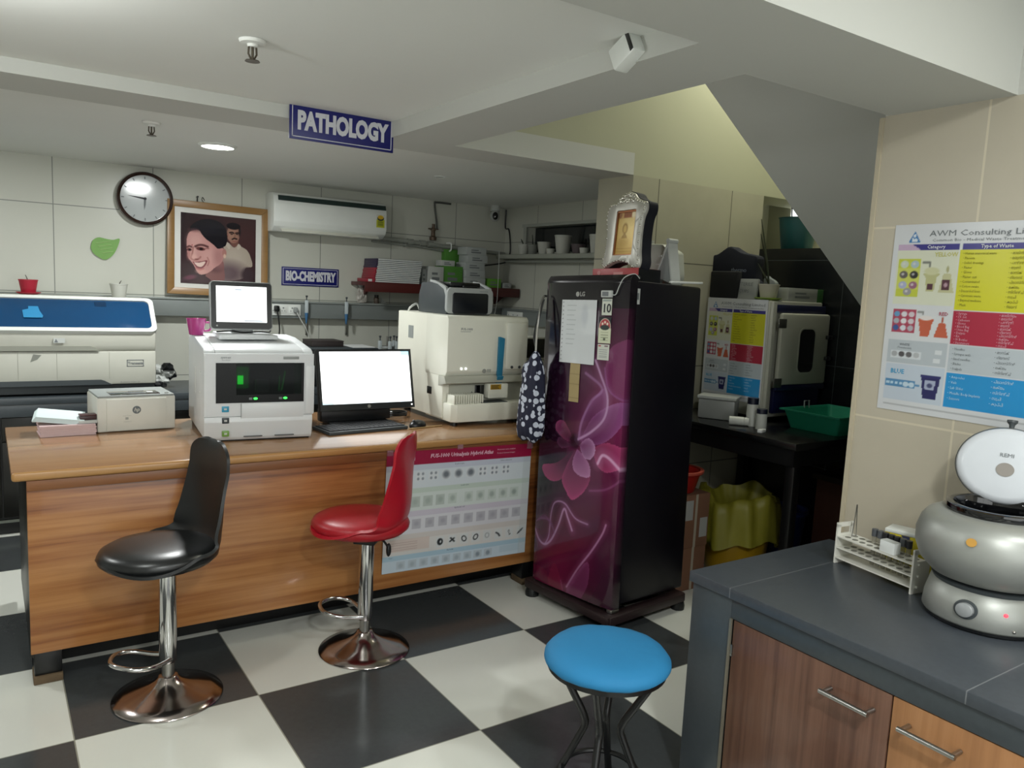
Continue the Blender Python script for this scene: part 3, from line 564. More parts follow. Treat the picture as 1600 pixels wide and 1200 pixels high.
# things stuck to and standing on the refrigerator
t = thing('document_sleeve', 'printed list in a clear plastic sleeve taped to the refrigerator door', 'document', fr.matrix_basis @ Vector((-.415, -.005, 1.113)), rot=FRX)
c = Canvas(60, 80, '#c6cacb')
for q in range(15): c.ell(.045, .05+.065*q, .012, .01, '#4a4e50', .9, .3)
for q in range(9): c.rect(.16, .30+.075*q, .38+.03*(q % 3), .312+.075*q, '#9aa0a2', .7)
c.ell(.68, .75, .09, .16, '#aeb3b8', .7, .8)
c.mesh('sheet', .232, .30, attrmat('sheet_print', .3, coat=.3), t, (0, 0, 0), depth=.001, warp=lambda x, y: -.006*np.clip(.35-y, 0, 1)*np.sin(9*x)**2)
t = thing('masking_tape_strip', 'strip of tan masking tape on the refrigerator door below the plastic sleeve', 'tape', fr.matrix_basis @ Vector((-.338, -.004, .929)), rot=FRX)
c = Canvas(10, 40, '#9c8a5e'); [c.rect(0, q, 1, q+.02, '#85744c') for q in (.45, .7, .85, .1)]
c.mesh('strip', .066, .185, attrmat('tape', .6), t, depth=.001, warp=lambda x, y: .001*np.sin(8*y))
t = thing('fridge_thermometer', 'small white digital thermometer with a wire probe on the refrigerator door', 'thermometer', fr.matrix_basis @ Vector((-.15, -.002, 1.425)), rot=FRX)
obj('case', bx(-.002, .064, -.014, 0, 0, .032, .004), white_card, t); obj('display', bx(.008, .046, -.0148, -.0138, .006, .026), inkgrey, t)
obj('probe_wire', tube(B(), smoothpath([(.063, -.008, .012), (.085, -.006, .015), (.10, -.004, .05), (.125, .0, .09), (.147, .04, .108), (.152, .07, .09)], 6), .0022, 6), white_card, t)
t = thing('spotted_cloth_bag', 'navy and white spotted cloth bag hanging by a strap from the refrigerator handle', 'bag', fr.matrix_basis @ Vector((-.525, -.062, .712)), rotz=FR-PI/2)
w = NT('spotted_cloth'); w.set(.85); vv = w.coord((1, 1, 1)); vo = w.n('ShaderNodeTexVoronoi'); vo.inputs['Scale'].default_value = 30; vo.inputs['Randomness'].default_value = .75; w.t.links.new(vv, vo.inputs['Vector'])
w.col(w.mix(w.math('LESS_THAN', vo.outputs[0], .43), hx('#11142c'), hx('#b9bfcc')))
bm = lathe(B(), [(0, 0), (.55, .004), (.86, .02), (1, .06), (.97, .15), (.86, .25), (.72, .33), (.52, .39), (.26, .43), (.12, .445), (0, .447)], 48, (0, 0, 0), .088, .046)
for v in bm.verts:
    a = math.atan2(v.co.y/.045, v.co.x/.082); h_ = v.co.z/.44; k_ = 1+.10*math.sin(7*a+3*h_)*h_+.05*math.sin(13*a); v.co.x *= k_; v.co.y *= k_; v.co.x += .015*(1-h_)*-1; v.co.z += .012*math.sin(3*a)*(1-h_)
obj('pouch', bm, w.m, t, smooth=70)
bm = B(); ell(bm, (-.055, .0, .33), .035, .025, .06); obj('gathered_fold', bm, w.m, t)
obj('strap', tube(B(), smoothpath([(.0, 0, .44), (-.004, .004, .55), (-.018, .03, .66), (-.026, .055, .71), (-.026, .075, .715)], 6), .0055, 8), chrome, t); obj('strap_end', tube(B(), smoothpath([(-.026, .055, .70), (-.03, .03, .60), (-.03, .012, .52), (-.015, .012, .47)], 6), .007, 8), black_pl, t)
# on top
TOPZ = fr.matrix_basis @ Vector((-.3, .2, 1.5055))
t = thing('red_box', 'flat red printed carton with a black end lying on top of the refrigerator', 'box', (1.60, .055, 1.6), FR-PI/2+math.radians(2))
t.location = fr.matrix_basis @ Vector((-.385, .16, 1.5072)); t.rotation_euler = FRX
obj('carton', bx(0, .295, 0, .16, 0, .066, .002), mat('red_card', '#a8393b', .45), t); obj('end_flap', bx(.2952, .297, .002, .158, .001, .065), black_pl, t)
b = B(); ell(b, (.045, -.001, .045), .012, .001, .01); ell(b, (.03, -.001, .02), .008, .001, .006); box(b, .14, .20, -.001, 0, .035, .048); box(b, .13, .215, -.001, 0, .022, .027); obj('print', b, mat('pale_red_print', '#c98583', .5), t)
t = thing('silver_photo_frame', 'ornate silver photo frame with a golden picture standing on the red carton', 'picture frame', (0, 0, 0)); t.location = fr.matrix_basis @ Vector((-.37, .205, 1.5065+.0705)); t.rotation_euler = (FRX[0]+math.radians(-3), FRX[1]+math.radians(1.0), FRX[2]+math.radians(-9))
out = [(.03, .0), (.06, .012), (.10, .026), (.15, .03), (.20, .022), (.245, .0), (.275, .0), (.288, .03), (.278, .08), (.272, .16), (.276, .23), (.292, .27), (.285, .305), (.25, .315), (.215, .33), (.19, .352), (.155, .362), (.12, .352), (.095, .33), (.07, .312), (.03, .31), (.008, .28), (.006, .24), (.018, .19), (.022, .10), (.012, .04), (.012, .01)]
oo = [(p.x, p.z) for p in smoothpath([(u, 0, v) for u, v in out+[out[0]]], 4)][:-1]
obj('velvet_back', prism(B(), [(.15+(u-.15)*1.03, .18+(v-.18)*1.02) for u, v in oo], .012, .065), mat('velvet_black', '#0d0f1a', .8), t)
sil = mat('embossed_silver', '#bdbbb2', .42, .35, var=.12, scale=30)
bm = B(); inner = rrect(.078, .222, .062, .272, .004, 6)
N = len(oo); A = [bm.verts.new((u, 0, v)) for u, v in oo]; A2 = [bm.verts.new((u, .012, v)) for u, v in oo]
def ring(s, y): return [bm.verts.new((.15+(u-.15)*s, y, .17+(v-.17)*s)) for u, v in oo]
R1 = ring(.93, -.010)
def proj(u, v):
    dx, dy = u-.15, v-.17; k = min(.072/max(abs(dx), 1e-6), .107/max(abs(dy), 1e-6)); return (.15+dx*k, .17+dy*k)
R2 = [bm.verts.new((*[proj(u, v)[0]], -.004, proj(u, v)[1])) for u, v in oo]; R3 = [bm.verts.new((proj(u, v)[0], .01, proj(u, v)[1])) for u, v in oo]
for P_, Q_ in ((A2, A), (A, R1), (R1, R2), (R2, R3)):
    for i in range(N): bm.faces.new((P_[i], P_[(i+1) % N], Q_[(i+1) % N], Q_[i]))
obj('silver_border', bm, sil, t, smooth=60)
b = B()
for i in range(0, N, 2): ell(b, (.15+(oo[i][0]-.15)*.955, -.009, .17+(oo[i][1]-.17)*.955), .0045, .004, .0045, 8, 6)
for _ in range(26): ell(b, (.15+random.uniform(-.05, .05), -.010, .333+random.uniform(-.022, .018)), .008, .006, .007, 8, 6)
bd = obj('beading', b, mat('beading_silver', '#d8d6cc', .15, .9), t); bd['kind'] = 'stuff'
c = Canvas(40, 60, '#c09a4c'); c.ell(.7, .75, .6, .5, '#e6cf8f', .8, 1.4); c.rect(0, .82, 1, 1, '#b78558', .5); c.rect(.32, .84, .74, .96, '#7d3d28', .7); c.ell(.12, .9, .1, .07, '#8d5a40', .7, .4); c.ell(.85, .9, .12, .08, '#f3e7c4', .9, .6)
c.ell(.45, .60, .14, .12, '#8a6a33', .8, .4); c.ell(.45, .59, .08, .08, '#cfae62', .9, .4); c.poly([(.28, .38), (.45, .52), (.62, .38)], '#8a6a33', .7); c.ell(.42, .28, .24, .1, '#a8853f', .5, .9)
for q in (.08, .14): c.rect(.1, q, .9, q+.015, '#9c7534', .7)
c.mesh('golden_print', .144, .214, attrmat('golden_print', .16, coat=.4, metal=.3), t, (.078, .006, .063), depth=.003)
obj('copper_slip', box(box(box(bx(.076, .084, .0, .006, .06, .275), .216, .224, .0, .006, .06, .275), .076, .224, .0, .006, .06, .068), .076, .224, .0, .006, .267, .275), mat('copper_slip', '#7d4a26', .3, .6), t)
t = thing('white_plastic_jug', 'translucent white plastic container behind the silver frame on the refrigerator', 'container'); t.location = fr.matrix_basis @ Vector((-.36, .425, 1.5170))
bm = prism(B(), [(0, 0), (.26, 0), (.265, .05), (.25, .16), (.20, .185), (.18, .20), (.02, .205), (0, .19)], 0, .09, r=.012); obj('body', bm, mat('frosted_plastic', '#b0b2a6', .5), t); obj('cap', cyl(B(), .02, .20, .222, (.06, .05, 0)), white_card, t); t.rotation_euler = (0, 0, FR-PI/2)
t = thing('folding_display_holder', 'white folded cardboard stand shaped like a letter A on top of the refrigerator', 'display stand'); t.location = fr.matrix_basis @ Vector((-.11, .345, 1.5095)); t.rotation_euler = (0, 0, FR-PI/2)
b = B()
prism(b, [(-.05, 0), (-.043, 0), (.035, .20), (.028, .205)], 0, .065); prism(b, [(.072, 0), (.064, 0), (.026, .20), (.034, .206)], 0, .065); obj('panel', b, white_card, t)
b = prism(B(), [(-.05, 0), (.0, .025), (.072, 0), (.03, .19)], .004, .008); obj('gusset', b, grey_pl, t)
obj('top_fold', cyl(B(), .012, 0, .065, (.03, 0, .205), axis='y', seg=14), white_card, t)
b = B(); [box(b, -.045+.012*q, -.03+.012*q, .0, .065, .05+.04*q, .058+.04*q) for q in range(3)]; obj('ledge', b, white_card, t)
t = thing('white_spatula', 'white plastic spatula handle with a hole lying on the refrigerator edge', 'spatula'); t.location = fr.matrix_basis @ Vector((-.012, .30, 1.5065)); t.rotation_euler = (0, math.radians(-1), math.radians(8))
b = prism(B(), [(0, -.008), (.10, -.009), (.22, -.016), (.245, -.012), (.252, 0), (.245, .012), (.22, .016), (.10, .009), (0, .008)], .004, .014, 'xy', r=.003); obj('handle', b, white_pl, t); obj('hole', cyl(B(), .005, .0035, .0146, (.235, 0, 0), 12), black_pl, t)
# ---------------------------------------------------------------- things on the desk
DZ = .8105
t = thing('desk_printer', 'white compact laser printer with a round logo beside the pink paper on the desk', 'printer', (-.401, 1.129, DZ), math.radians(3))
hpw = mat('printer_white', '#cfcfc6', .4)
obj('body', bx(0, .332, 0, .262, 0, .158, .008), hpw, t); obj('front_cover', bx(.038, .292, -.004, .01, .004, .150, .003), hpw, t)
obj('top_cover', bx(.004, .328, .004, .258, .156, .166, .004), grey_pl, t); obj('output_tray', bx(.06, .27, .02, .13, .1655, .1685, .001), gloss_black, t)
obj('paper_stop', bx(.22, .245, .05, .075, .1685, .1715), paper, t); obj('power_button', cyl(B(), .009, .166, .169, (.30, .03, 0), 16), steel, t)
lo = obj('logo', lathe(B(), [(0, 0), (.018, 0), (.018, .001), (0, .001)], 32, tilt=Matrix.Rotation(PI/2, 4, 'X')), mat('logo_grey', '#5f6669', .4), t, (.163, -.0042, .098)); text('logo_letters', 'hp', .024, hpw, lo, (0, -.0015, .001), shear=.25)
b = B(); textbm(b, 'Laser Printer', .007, .105, .073); box(b, .115, .128, -.0005, .0005, .055, .066); textbm(b, 'WARRANTY', .006, .108, .045); obj('print', b, mat('faint_print', '#9a9d97', .5), t, (0, -.0045, 0))
# paper pile
t = thing('pink_paper_stack', 'stack of pale pink paper slips on the left end of the desk', 'paper stack', (-.622, 1.095, DZ), math.radians(2.5))
b = B(); z = 0
for k in range(16):
    o_ = random.uniform(-.003, .003); box(b, o_, .215+o_, random.uniform(-.002, .002), .13, z, z+.0027); z += .003
obj('sheets', b, pinkp, t, smooth=0)['kind'] = 'stuff'
t = thing('white_paper_sheaf', 'slanting sheaf of bluish white paper lying on the pink paper stack', 'paper', (-.64, 1.13, DZ+.0475), math.radians(-6), rot=(math.radians(7), math.radians(7), math.radians(-6)))
b = B(); z = 0
for k in range(9):
    o_ = .004*k; box(b, -.012+o_*.4, .155+o_, .0+o_*.3, .15, z, z+.002); z += .0022
obj('sheets', b, bluewhite, t, smooth=0)['kind'] = 'stuff'
t.location.z += .017
t = thing('receipt_pad', 'small white pad on the right end of the pink paper stack', 'notepad', (-.475, 1.115, DZ+.0485), math.radians(3)); obj('pad', bx(0, .075, 0, .07, 0, .012, .001), white_card, t); obj('back_card', bx(-.001, .076, -.001, .071, -.0018, 0), dgrey_pl, t)
t = thing('stamp_pad', 'small maroon box resting on the white pad by the white printer', 'box', (-.468, 1.13, DZ+.061), math.radians(4)); obj('case', bx(0, .066, 0, .045, 0, .018, .003), mat('maroon_box', '#3a2023', .4), t); obj('lid', bx(-.001, .067, -.001, .046, .018, .025, .003), mat('maroon_lid', '#4a2a2c', .35), t)
# haematology analyser
HW = mat('analyser_white', '#d3d6d7', .35, var=.03); t = thing('blood_analyzer', 'white benchtop blood analyzer with a black window and touch screen on the desk', 'lab analyzer', (-.027, .762, DZ), math.radians(-5.8))
w_ = .472; prof = [(0.012, .018), (0, .10), (0, .375), (.012, .40), (.035, .412), (.36, .440), (.56, .440), (.59, .42), (.60, .38), (.60, .018)]
bm = B()
cav = (.048, .428, .175, .352)          # window opening on the front
side_poly = prof
prism(bm, prof, 0, cav[0], 'yz', r=.005); prism(bm, prof, cav[1], w_, 'yz', r=.005)
prism(bm, [(0, cav[3]), (0, .375), (.012, .40), (.035, .412), (.36, .440), (.56, .440), (.59, .42), (.60, .38), (.60, cav[3])], cav[0], cav[1], 'yz')
prism(bm, [(.012, .018), (0, .10), (0, cav[2]), (.60, cav[2]), (.60, .018)], cav[0], cav[1], 'yz'); box(bm, cav[0], cav[1], .20, .60, cav[2], cav[3])
obj('body', bm, HW, t, smooth=40)
fp = B(); prism(fp, rrect(-.002, w_+.004, .03, .395, .02), -.012, .004, 'xz', r=.003)
# front frame with the window cut out
fp.free(); fp = B()
for x0, x1, z0, z1 in ((0, w_, cav[3], .392), (0, w_, .115, cav[2]), (0, cav[0], cav[2], cav[3]), (cav[1], w_, cav[2], cav[3])): box(fp, x0, x1, -.014, .002, z0, z1)
obj('front_frame', fp, HW, t, smooth=0)
prof2 = [(.002, .006), (-.006, .02), (-.022, .09), (-.016, .113), (.002, .115)]
obj('lower_cover', prism(B(), prof2, 0, w_-.004, 'yz', r=.003), HW, t); obj('side_door', bx(cav[1]+.006, w_+.003, -.019, -.013, .118, .34, .003), HW, t)
obj('lower_door', bx(.155, cav[1], -.018, -.012, .10, .172, .002), HW, t)
tint = NT('tinted_window'); tint.set(.04, spec=.2, trans=.9, ior=1.15); tint.col(hx('#5a6062')); tint = tint.m
win = obj('window', bx(cav[0]+.001, cav[1]-.001, -.016, -.013, cav[2]+.001, cav[3]-.001), tint, t)
obj('window_surround', box(box(bx(cav[0], cav[0]+.085, -.0168, -.0158, cav[2], cav[3]), cav[1]-.012, cav[1], -.0168, -.0158, cav[2], cav[3]), cav[0]+.085, cav[1]-.012, -.0168, -.0158, cav[2], cav[2]+.035), mat('window_black', '#08090a', .25, spec=.25), t)
obj('chamber', bx(cav[0], cav[1], .18, .195, cav[2], cav[3]), black_pl, t)
gE = emat('green_light', '#27e03a', 4); gD = emat('green_dim', '#1c7a2a', .8)
obj('indicator_screen', bx(.135, .215, .165, .17, .215, .315), gD, t); obj('indicator_spot', bx(.165, .19, .155, .16, .235, .275), gE, t)
obj('tube_rack', bx(.24, .30, .12, .15, .20, .26, .004), grey_pl, t); b = tube(B(), [(.352, .10, .21), (.37, .11, .30)], .004, 8); tube(b, [(.34, .10, .21), (.345, .11, .28)], .003, 8); obj('sample_needle', b, gD, t)
for x, nm in ((.215, 'status_light'), (.345, 'status_light')):
    obj(nm, xform(ell(B(), (0, 0, 0), .009, .002, .005), Matrix.Translation((x, -.017, .193))), gE, t); obj('status_label', bx(x-.028, x-.014, -.0175, -.0168, .188, .198), inkgrey, t)
for z, cl, nm in ((.148, '#2d8fb0', 'mode_button'), (.098, '#2d3438', 'power_button'), (.04, '#6f9a43', 'start_button')):
    k = obj(nm, bx(.073, .103, -.0245 if z < .11 else -.0165, -.0138, z-.013, z+.013, .003), mat(nm, cl, .3), t); obj('icon', bx(.082, .094, -.0252 if z < .11 else -.0172, -.0164 if z > .11 else -.0244, z-.004, z+.004), white_card, k)
obj('handle_slot', bx(.335, .405, -.0146, -.0135, .368, .381, .002), grey_pl, t); obj('seam', bx(.153, .1545, -.0185, -.0125, .10, .172), grey_pl, t); b = box(bx(.165, .245, -.021, -.012, .022, .025), .30, .385, -.021, -.012, .022, .025); obj('pull_slot', b, dgrey_pl, t)
b = B(); textbm(b, 'sysmex', .014, .068, .376, bold=.0005, shear=.2); textbm(b, 'XN-SERIES', .008, .072, .364); lo = obj('maker_print', b, mat('silver_print', '#8f9698', .4), t, (0, -.0148, 0))
[obj('side_vent', bx(-.0015, .0005, *q_), white_pl, t) for q_ in ((.30, .32, .18, .30), (.12, .135, .295, .303), (.12, .135, .20, .208))]
obj('base', bx(.01, w_-.01, .01, .585, 0, .02, .003), black_pl, t)
tp = obj('screen_base', prism(B(), [(.09, .20), (.36, .23), (.345, .50), (.10, .50)], .437, .456, 'xy', r=.003), HW, t)
MR = Matrix.Translation((.07, .345, .474)) @ Matrix.Rotation(math.radians(-8), 4, 'X')
obj('screen_mount', bx(.17, .27, .37, .41, .452, .52, .006), HW, t)
obj('screen_back', xform(prism(B(), rrect(0, .288, 0, .232, .018), .004, .036, 'xz', r=.003), MR), mat('tablet_shell', '#a8acab', .35, .3), t)
obj('screen_bezel', xform(prism(B(), rrect(.005, .283, .005, .227, .014), -.003, .006, 'xz'), MR), black_pl, t)
c = Canvas(90, 66, '#f4f7f6'); c.rect(.36, .88, .5, .93, '#7c8894', .9)
for q in (.58, .66, .74, .82, .90): c.ell(q, .905, .012, .018, '#6d7780', .8, .5)
c.rect(.02, .0, .98, .05, '#dfe5e5', .8); c.rect(.24, .02, .50, .05, '#7f878c', .7); c.rect(.55, .02, .92, .06, '#4f5a66', .8)
k = c.mesh('touch_screen', .232, .172, attrmat('tablet_screen', .2, emit=1.25), t, depth=.001); k.matrix_local = MR @ Matrix.Translation((.028, -.0045, .036))
k = obj('power_light', cyl(B(), .004, -.0045, -.003, axis='y', seg=12), white_card, t); k.matrix_local = MR @ Matrix.Translation((.03, 0, .018))
b = tube(B(), smoothpath([(.10, .36, .462), (.16, .34, .468), (.22, .35, .462), (.30, .345, .466), (.345, .37, .462), (.36, .42, .47)], 6), .004, 6); obj('screen_cable', b, black_pl, t)
t = thing('pink_mug', 'glossy pink plastic mug with a handle on top of the white blood analyzer', 'mug', (.036, 1.20, DZ+.4405))
mg = mat('pink_plastic', '#b8428c', .2, coat=.4)
obj('cup', lathe(B(), [(0, 0), (.03, 0), (.033, .004), (.045, .075), (.047, .078), (.044, .078), (.030, .008), (0, .008)], 32), mg, t); obj('handle', tube(B(), smoothpath([(.036, -.01, .06), (.06, -.016, .058), (.066, -.018, .04), (.055, -.014, .022), (.033, -.008, .02)], 5), .005, 8), mg, t)
# monitor, keyboard, mouse
t = thing('computer_monitor', 'black widescreen computer monitor with a bright blank page beside the blood analyzer', 'monitor', (.84, 1.02, DZ), math.radians(0))
MR = Matrix.Translation((0, -.045, .075)) @ Matrix.Rotation(math.radians(-14), 4, 'X')
obj('housing', xform(prism(B(), rrect(-.262, .262, 0, .315, .006), 0, .03, 'xz', r=.002), MR), black_pl, t)
bz = B()
for x0, x1, z0, z1 in ((-.262, .262, 0, .032), (-.262, .262, .303, .315), (-.262, -.249, .032, .303), (.249, .262, .032, .303)): box(bz, x0, x1, -.005, .001, z0, z1)
k = obj('bezel', bz, mat('bezel_black', '#14181a', .3), t); k.matrix_local = MR
c = Canvas(80, 44, '#f7fafa'); c.rect(.9, .93, 1, 1, '#7fb9cd', .8); c.rect(0, 0, 1, .035, '#cfd8dc', .9); c.rect(.0, .0, .12, .05, '#8fa6b0', .7)
k = c.mesh('screen', .498, .271, attrmat('monitor_screen', .2, emit=1.35), t, depth=.001); k.matrix_local = MR @ Matrix.Translation((-.249, -.002, .032))
k = obj('logo', cyl(B(), .009, -.0058, -.005, axis='y', seg=20), steel, t); k.matrix_local = MR @ Matrix.Translation((0, 0, .016)); k = obj('power_light', cyl(B(), .0045, -.006, -.005, axis='y', seg=12), emat('white_led', '#ffffff', 1.5), t); k.matrix_local = MR @ Matrix.Translation((.245, 0, .016))
obj('neck', bx(-.05, .05, .01, .05, .012, .2, .006), black_pl, t); obj('foot', bx(-.21, .12, -.055, .11, 0, .012, .004), black_pl, t); obj('foot_block', bx(-.24, .14, -.005, .06, .012, .075, .004), black_pl, t)
t = thing('keyboard', 'flat black keyboard in front of the bright monitor', 'keyboard', (.532, .725, DZ), math.radians(5.5)); obj('case', bx(0, .435, 0, .19, 0, .016, .004), dgrey_pl, t)
b = B()
for r_ in range(5):
    x = .012
    while x < .42:
        wk = .026 if not (r_ == 0 and .1 < x < .2) else .12
        box(b, x, min(x+wk-.003, .425), .02+.032*r_, .046+.032*r_, .016, .0205); x += wk
kk = obj('keycaps', b, mat('keycap', '#25272a', .5), t); kk['kind'] = 'stuff'
t = thing('computer_mouse', 'small black computer mouse to the right of the keyboard', 'mouse', (1.035, .80, DZ), math.radians(15)); b = ell(B(), (0, 0, .008), .052, .032, .03); [setattr(v.co, 'z', max(0, v.co.z)) for v in b.verts]; obj('shell', b, black_pl, t); obj('wheel', cyl(B(), .007, -.004, .004, (-.028, 0, .034), axis='y', seg=12), dgrey_pl, t)
t = thing('wooden_stick', 'thin pale wooden stick lying in front of the mouse on the desk', 'stick', (.965, .75, DZ), math.radians(9)); obj('stick', bx(0, .21, 0, .009, 0, .006, .002), mat('pale_wood', '#9c8055', .6), t)
t = thing('coiled_cable', 'coil of black cable on the desk behind the bright monitor', 'cable', (1.07, 1.12, DZ)); obj('coil', tube(B(), [(.055*math.cos(a*.35), .04*math.sin(a*.35), .006+.0016*a*.35) for a in range(48)], .005, 6), black_pl, t)
# urine analyser
UW = mat('urine_analyser_cream', '#dcdccf', .38, var=.03); t = thing('urine_analyzer', 'large cream urine analyzer with a blue vertical stripe and tube tray on the desk', 'lab analyzer', (1.18, .735, DZ))
obj('body', prism(B(), [(.012, .66), (.012, .10), (.49, .10), (.52, .16), (.52, .66)], .03, .577, 'xy', r=.006), UW, t)
obj('front_cover', prism(B(), [(.30, .258), (.075, .258), (.055, .285), (.055, .56), (.07, .578), (.30, .578)], .008, .515, 'yz', r=.006), UW, t)
obj('cover_lip', prism(B(), [(.12, .205), (.035, .225), (.056, .262), (.12, .262)], -.005, .50, 'yz', r=.003), mat('cover_lip_grey', '#a2a296', .4), t)
obj('right_column', bx(.365, .50, .040, .07, .29, .55, .012), UW, t)
st = mat('stripe_blue', '#2e7898', .35); obj('blue_stripe', prism(B(), [(.318, .245), (.350, .255), (.357, .45), (.357, .462), (.330, .470), (.318, .47)], .044, .060, 'xz', r=.002), st, t)
obj('stripe_foot', xform(bx(.314, .352, -.004, .004, -.026, .02, .002), Matrix.Translation((0, .044, .24)) @ Matrix.Rotation(math.radians(24), 4, 'X')), st, t)
obj('tray', prism(B(), [(.02, .30), (.02, .02), (.05, .0), (.52, .0), (.52, .30)], .022, .118, 'xy', r=.006), UW, t)
obj('recess', bx(.05, .51, .092, .10, .118, .21), mat('recess_cream', '#b3b3a6', .5), t)
for k in range(13): obj('rack_divider', bx(.035+.0145*k, .041+.0145*k, .012, .09, .118, .165, .002), UW, t)
obj('sample_port', bx(.205, .262, .086, .0925, .118, .205, .002), gloss_black, t); obj('port_floor', bx(.205, .37, .012, .09, .1175, .121), dgrey_pl, t)
pc = obj('probe_cover', bx(.262, .39, .040, .095, .135, .218, .008), UW, t); obj('caution_label', bx(.274, .342, .0382, .0402, .185, .212), mat('caution_yellow', '#b08a1e', .45), pc); b = B(); [box(b, .28, .33-.01*(q % 2), .0374, .0384, .19+.007*q, .193+.007*q) for q in range(3)]; obj('caution_print', b, ink, pc)
for x in (.405, .455): obj('side_knob', cyl(B(), .008, .036, .041, (x, 0, .305), axis='y', seg=16), dgrey_pl, t)
for x in (.095, .122): obj('indicator_light', cyl(B(), .006, .051, .056, (x, 0, .300), axis='y', seg=14), emat('indicator_white', '#f0f4f2', 1.6), t)
b = B(); textbm(b, 'FUS-1000', .018, .085, .508, bold=.0004); box(b, .083, .145, -.0005, .0005, .495, .497); lo = obj('model_print', b, inkgrey, t, (0, .0545, 0)); obj('warning_mark', prism(B(), [(.178, .155), (.196, .155), (.187, .172)], .089, .0915), dgrey_pl, t)
obj('round_mark', cyl(B(), .012, .053, .0555, (.238, 0, .285), axis='y', seg=20), mat('mark_grey', '#8f918a', .4), t); obj('small_print', bx(.255, .28, .0535, .0552, .278, .295), mat('mark_grey2', '#a3a59d', .4), t)
obj('side_grille', bx(.0105, .0125, .46, .52, .43, .50), grey_pl, t); obj('side_switch', bx(.009, .013, .22, .27, .145, .185, .003), black_pl, t)
for x, y in ((.06, .05), (.47, .05), (.06, .6), (.47, .6)): obj('foot', cyl(B(), .02, 0, .031, (x, y, 0), 16), black_pl, t)
# second printer on top
t = thing('laser_printer', 'white and dark grey laser printer standing on top of the cream urine analyzer', 'printer', (1.245, .93, DZ+.5785))
LG = mat('printer_light_grey', '#a3a7a6', .4)
obj('body', prism(B(), [(.005, .0), (.005, .10), (.03, .14), (.11, .165), (.20, .17), (.30, .165), (.33, .10), (.33, 0)], .006, .284, 'yz', r=.004), dgrey_pl, t)
fr_ = B(); prism(fr_, rrect(0, .29, 0.004, .145, .03), -.014, .012, 'xz', r=.004); obj('front_bezel', fr_, LG, t); obj('front_door', prism(B(), rrect(.033, .257, .006, .118, .014), -.018, -.013, 'xz', r=.002), mat('door_navy_black', '#13171d', .3), t)
for x in (0.001, .277): obj('side_arch', prism(B(), [(-.012, .11), (.01, .148), (.06, .162), (.13, .178), (.19, .183), (.19, .171), (.10, .16), (.03, .135), (.01, .10)], x, x+.012, 'yz'), LG, t)
obj('output_tray', bx(.035, .225, .02, .16, .150, .174, .006), black_pl, t); obj('tray_tab', bx(.10, .19, -.008, .06, .146, .156, .004), black_pl, t); obj('control_strip', bx(.20, .255, -.0148, -.0135, .126, .131), grey_pl, t)
t = thing('white_cable', 'white power cable running up behind the laser printer', 'cable', (0, 0, 0)); obj('wire', tube(B(), smoothpath([(1.21, 1.30, DZ+.58), (1.20, 1.26, DZ+.60), (1.25, 1.28, DZ+.62), (1.28, 1.30, DZ+.585)], 6), .006, 6), white_pl, t)
# bits to the right of the urine analyser
t = thing('side_table', 'small grey side table squeezed between the desk and the right wall', 'side table', (1.70, 0.9, 0)); obj('tabletop', bx(0, .62, 0, .55, .78, .81, .004), grey_pl, t); [obj('leg', bx(x, x+.04, y, y+.04, 0, .78), grey_pl, t) for x in (.0, .58) for y in (0, .51)]
t = thing('chemistry_reader', 'cream instrument with a black screen behind the urine analyzer, next to the cloth bag', 'lab instrument', (1.90, 1.12, DZ)); obj('body', bx(0, .25, 0, .22, .0, .30, .01), UW, t); obj('head', bx(.02, .23, .06, .22, .30, .44, .01), UW, t); obj('screen', bx(.03, .20, .0545, .062, .312, .43, .003), gloss_black, t); obj('knob', cyl(B(), .015, -.012, 0, (.10, 0, .22), axis='y'), black_pl, t)
t = thing('pink_reagent_box', 'pink and white reagent carton beside the tube tray of the urine analyzer', 'box', (1.735, .93, DZ)); obj('carton', bx(0, .14, 0, .08, 0, .14, .002), mat('reagent_pink', '#b38f92', .5), t); b = box(bx(.005, .135, -.0012, 0, .125, .130), .005, .135, -.0012, 0, .10, .104); box(b, .005, .135, -.0012, 0, .02, .03); obj('band', b, mat('reagent_maroon', '#6a2d3a', .5), t)
# poster taped to the desk front
t = thing('urinalysis_poster', 'landscape urinalysis atlas poster with a crimson header taped to the desk front', 'poster', (.690, .4430, .198), 0, rot=(0, math.radians(1.0), 0))
c = Canvas(240, 170, '#b9c0c6'); c.rect(0, .885, 1, 1, '#8a1238')
bands = [(.69, .885, '#b4b9c6', '#c3cacf'), (.50, .69, '#b3c0b6', '#c2cac6'), (.31, .50, '#bcb6c2', '#c6c6cb'), (.14, .31, '#c2bcb8', '#c9c7c4'), (0.0, .14, '#9fb9c8', '#b8c6d0')]
for y0, y1, ca, cb in bands: c.rect(0, y0, 1, y1, cb); c.rect(.0, y1-.045, 1, y1, ca)
for q in range(8): c.rect(.19+.085*q, .75, .25+.085*q, .82, '#c9cdd0'); [c.ell(.205+.085*q+.03*(k % 2), .765+.04*(k//2), .008, .012, '#5f6670', .7, .5) for k in range(4)] if q not in (2, 3, 4) else c.ell(.22+.085*q, .785, .022, .03, '#4d545c', .8, .9)
for q in range(10): c.rect(.08+.083*q+(.03 if q > 4 else 0), .53, .14+.083*q+(.03 if q > 4 else 0), .62, '#a9b2ac' if q < 4 else '#b5bfb8'); c.ell(.11+.083*q+.03*(q > 4), .575, .016, .024, '#7d8882', .25+.05*q, .9)
for q in range(10): c.rect(.09+.088*q, .345, .15+.088*q, .43, '#a9a8af'); c.ell(.12+.088*q, .39, .016, .02, '#8d8c96', .5, .9)
